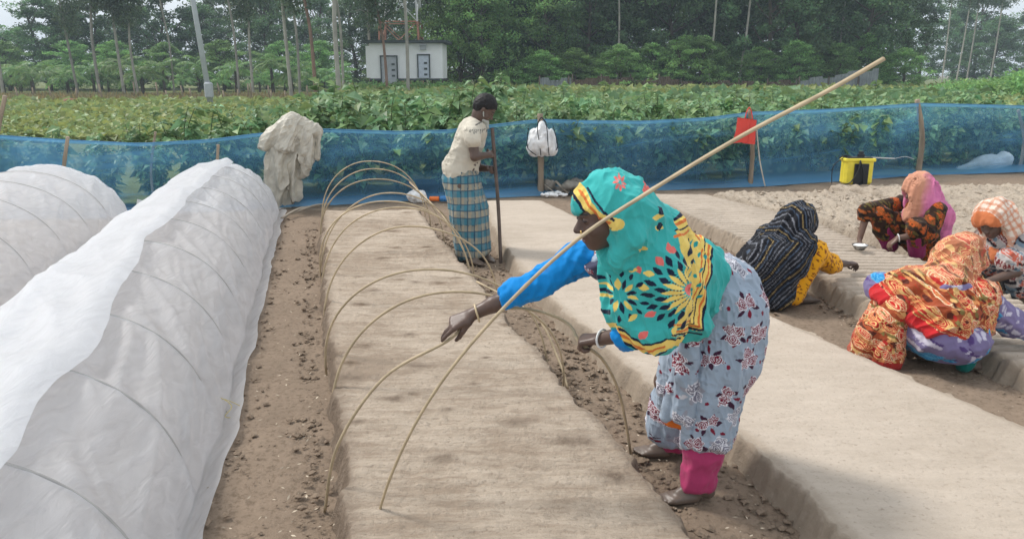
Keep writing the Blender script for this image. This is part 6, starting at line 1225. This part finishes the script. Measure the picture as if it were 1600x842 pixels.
S = Sdf().cone(q((-.12, .22, .36)), q((-.15, .33, .20)), .075, .085, .04).cone(q((-.15, .33, .2)), q((-.17, .37, .05)), .085, .085, .04).cone(q((-.14, .24, .3)), q((-.2, .25, .06)), .07, .08, .04).cone(q((-.05, .33, .33)), q((-.03, .42, .10)), .05, .06, .04).plane(q((0, 0, .02)), (0, 0, -1)).shell(.014)
def c_pan(V, N):
    C = goldfl(V, N); m = V[:, 2] < .06; C[m] = lin(166, 48, 44); l = (V - og) @ dq((0, 1, 0)); C[l > .44] = C[l > .44] * .4 + lin(176, 50, 46) * .6; return C
soft('shawl_end', S, .0065, M_cloth, w3, c_pan, lambda V, N: folds(V, dq((.0, .2, -1)), 11, .035, 61, .13), 2, 1)
# --- woman at the right edge in the orange and white scarf, facing left ---
og = G(1548, 466, .0); fw = (-.92, -.35)
J = dict(head=(.10, 0, .60), neck=(-.03, 0, .50), waist=(-.17, 0, .34), pelvis=(-.22, 0, .18), shl=(-.04, .18, .46), shr=(-.02, -.17, .46), ell=(.08, .22, .27), elr=(.2, -.2, .28), wrl=(.26, .14, .19), wrr=(.38, -.1, .2),
         hipl=(-.2, .09, .17), hipr=(-.2, -.09, .17), knl=(.10, .17, .36), knr=(.14, -.15, .37), anl=(-.05, .13, .08), anr=(0, -.13, .08), handl=((1, -.2, -.3), (0, 0, -1), (0, -1, 0), half), handr=((1, 0, -.3), (0, 0, -1), (0, 1, 0), half))
w4, q, dq, hF4, hc4 = squat(og, fw, J, 1.04, 'woman in an orange and white scarf squatting at the right edge', (.12, .075, .058), hd=(.9, .12, -.5))
greyfl = floral(lin(165, 160, 158), [(lin(190, 100, 82), lin(200, 196, 192)), (lin(120, 40, 44), lin(200, 190, 185))], 55, 3.3, 15, leafc=[lin(70, 84, 100), lin(40, 34, 42), lin(110, 130, 145)])
S = Sdf().cone(q(J['shl']), q((.02, .2, .36)), .088, .085, .03).plane(q((.02, .2, .35)), dq((.5, .1, -1))).shell(.014); soft('sleeve', S, .008, M_cloth, w4, greyfl, lambda V, N: folds(V, (0, 0, 1), 12, .015, 4, .4))
S = Sdf().cone(q((-.04, 0, .44)), q((-.18, 0, .3)), .15, .18, .05).cone(q((-.2, .06, .2)), q((.08, .17, .34)), .15, .09, .05).cone(q((-.2, -.06, .2)), q((.12, -.15, .35)), .15, .09, .05).cone(q((.07, .17, .33)), q((-.05, .17, .12)), .085, .09, .05).plane(q((0, 0, .05)), (0, 0, -1))
soft('dress', S, .009, M_cloth, w4, greyfl, lambda V, N: folds(V, dq((.4, 0, .7)), 10, .03, 6, .2))
S = Sdf().cone(q((.10, .16, .28)), q((-.03, .14, .1)), .07, .06, .03).cone(q((.12, -.15, .28)), q((0, -.13, .1)), .07, .06, .03); soft('trousers', S, .009, M_cloth, w4, lambda V, N: np.tile(lin(42, 36, 44), (len(V), 1)), None)
def c_or(V, N):
    L_ = (V - hc4) @ hF4.T; a = np.arctan2(L_[:, 1], L_[:, 2]) ; C = np.tile(lin(222, 206, 190), (len(V), 1)); o_ = lin(196, 112, 68); k1 = (L_[:, 0] / .05) % 1 < .4; k2 = (a / .35) % 1 < .35; C[k1] = o_ * .6 + lin(222, 206, 190) * .4; C[k2] = C[k2] * .45 + o_ * .55; m = (V[:, 2] < .56) & (vn(V * np.array([30, 30, 9]), 4) > .42); C[m] = lin(168, 84, 48); C[(L_[:, 0] > .075)] = lin(205, 120, 76); return C
S = Sdf(); op = mk_hood(S, hc4, hF4, 1.04, q((-.02, 0, .50)), 1.14, (.10, .03, -.065), (.085, .13, .12)); S.cone(q((.05, .05, .55)), q((.04, .07, .36)), .09, .075, .05).cone(q((-.04, .04, .5)), q((-.1, .06, .44)), .12, .12, .05).cone(q((-.08, -.02, .48)), q((-.2, -.03, .38)), .12, .12, .05); op(); S.shell(.014)
soft('headscarf', S, .0075, M_cloth, w4, c_or, lambda V, N: folds(V, dq((.3, 0, -1)), 13, .026, 71, .14))
# bowls of white seed
M_bowl = mat('steel_bowl', (.35, .36, .37), rough=.25, metal=.9); M_seed = mat('white_seed', (.85, .85, .82), rough=.9, bump=.004, bscale=120)
for (u, v, z, r, lb) in ((1343, 390, .155, .068, 'steel bowl of white seed under the hand of the woman in pink'), (1264, 414, .145, .075, 'steel bowl of white seed behind the yellow sleeve')):
    g = G(u, v, z); root = empty('bowl', g, lb, 'bowl'); MB().lathe(g, [(0, 0), (r * .6, 0), (r * .9, .03), (r, .045), (r * 1.06, .046), (r * .96, .042), (r * .62, .006), (0, .006)], 26).build('bowl_shell', M_bowl, root)
    MB().lathe(g, [(r * .9, .030), (r * .85, .04), (r * .4, .052), (0, .056)], 22).build('seed', M_seed, root)
# ---------------- the air ----------------
hm = bpy.data.materials.new('haze'); hm.use_nodes = True; n_ = hm.node_tree; n_.nodes.clear(); o_ = n_.nodes.new('ShaderNodeOutputMaterial'); v_ = n_.nodes.new('ShaderNodeVolumePrincipled')
v_.inputs['Color'].default_value = (.74, .88, 1.0, 1); v_.inputs['Density'].default_value = .0012; v_.inputs['Anisotropy'].default_value = 0; n_.links.new(v_.outputs[0], o_.inputs['Volume'])
hz = MB().box((60, 275, 14.5), (4200, 640, 35)).build('haze', hm, None, False); hz.visible_shadow = True; tag(hz, 'thin pale haze in the air over the field', kind='stuff')
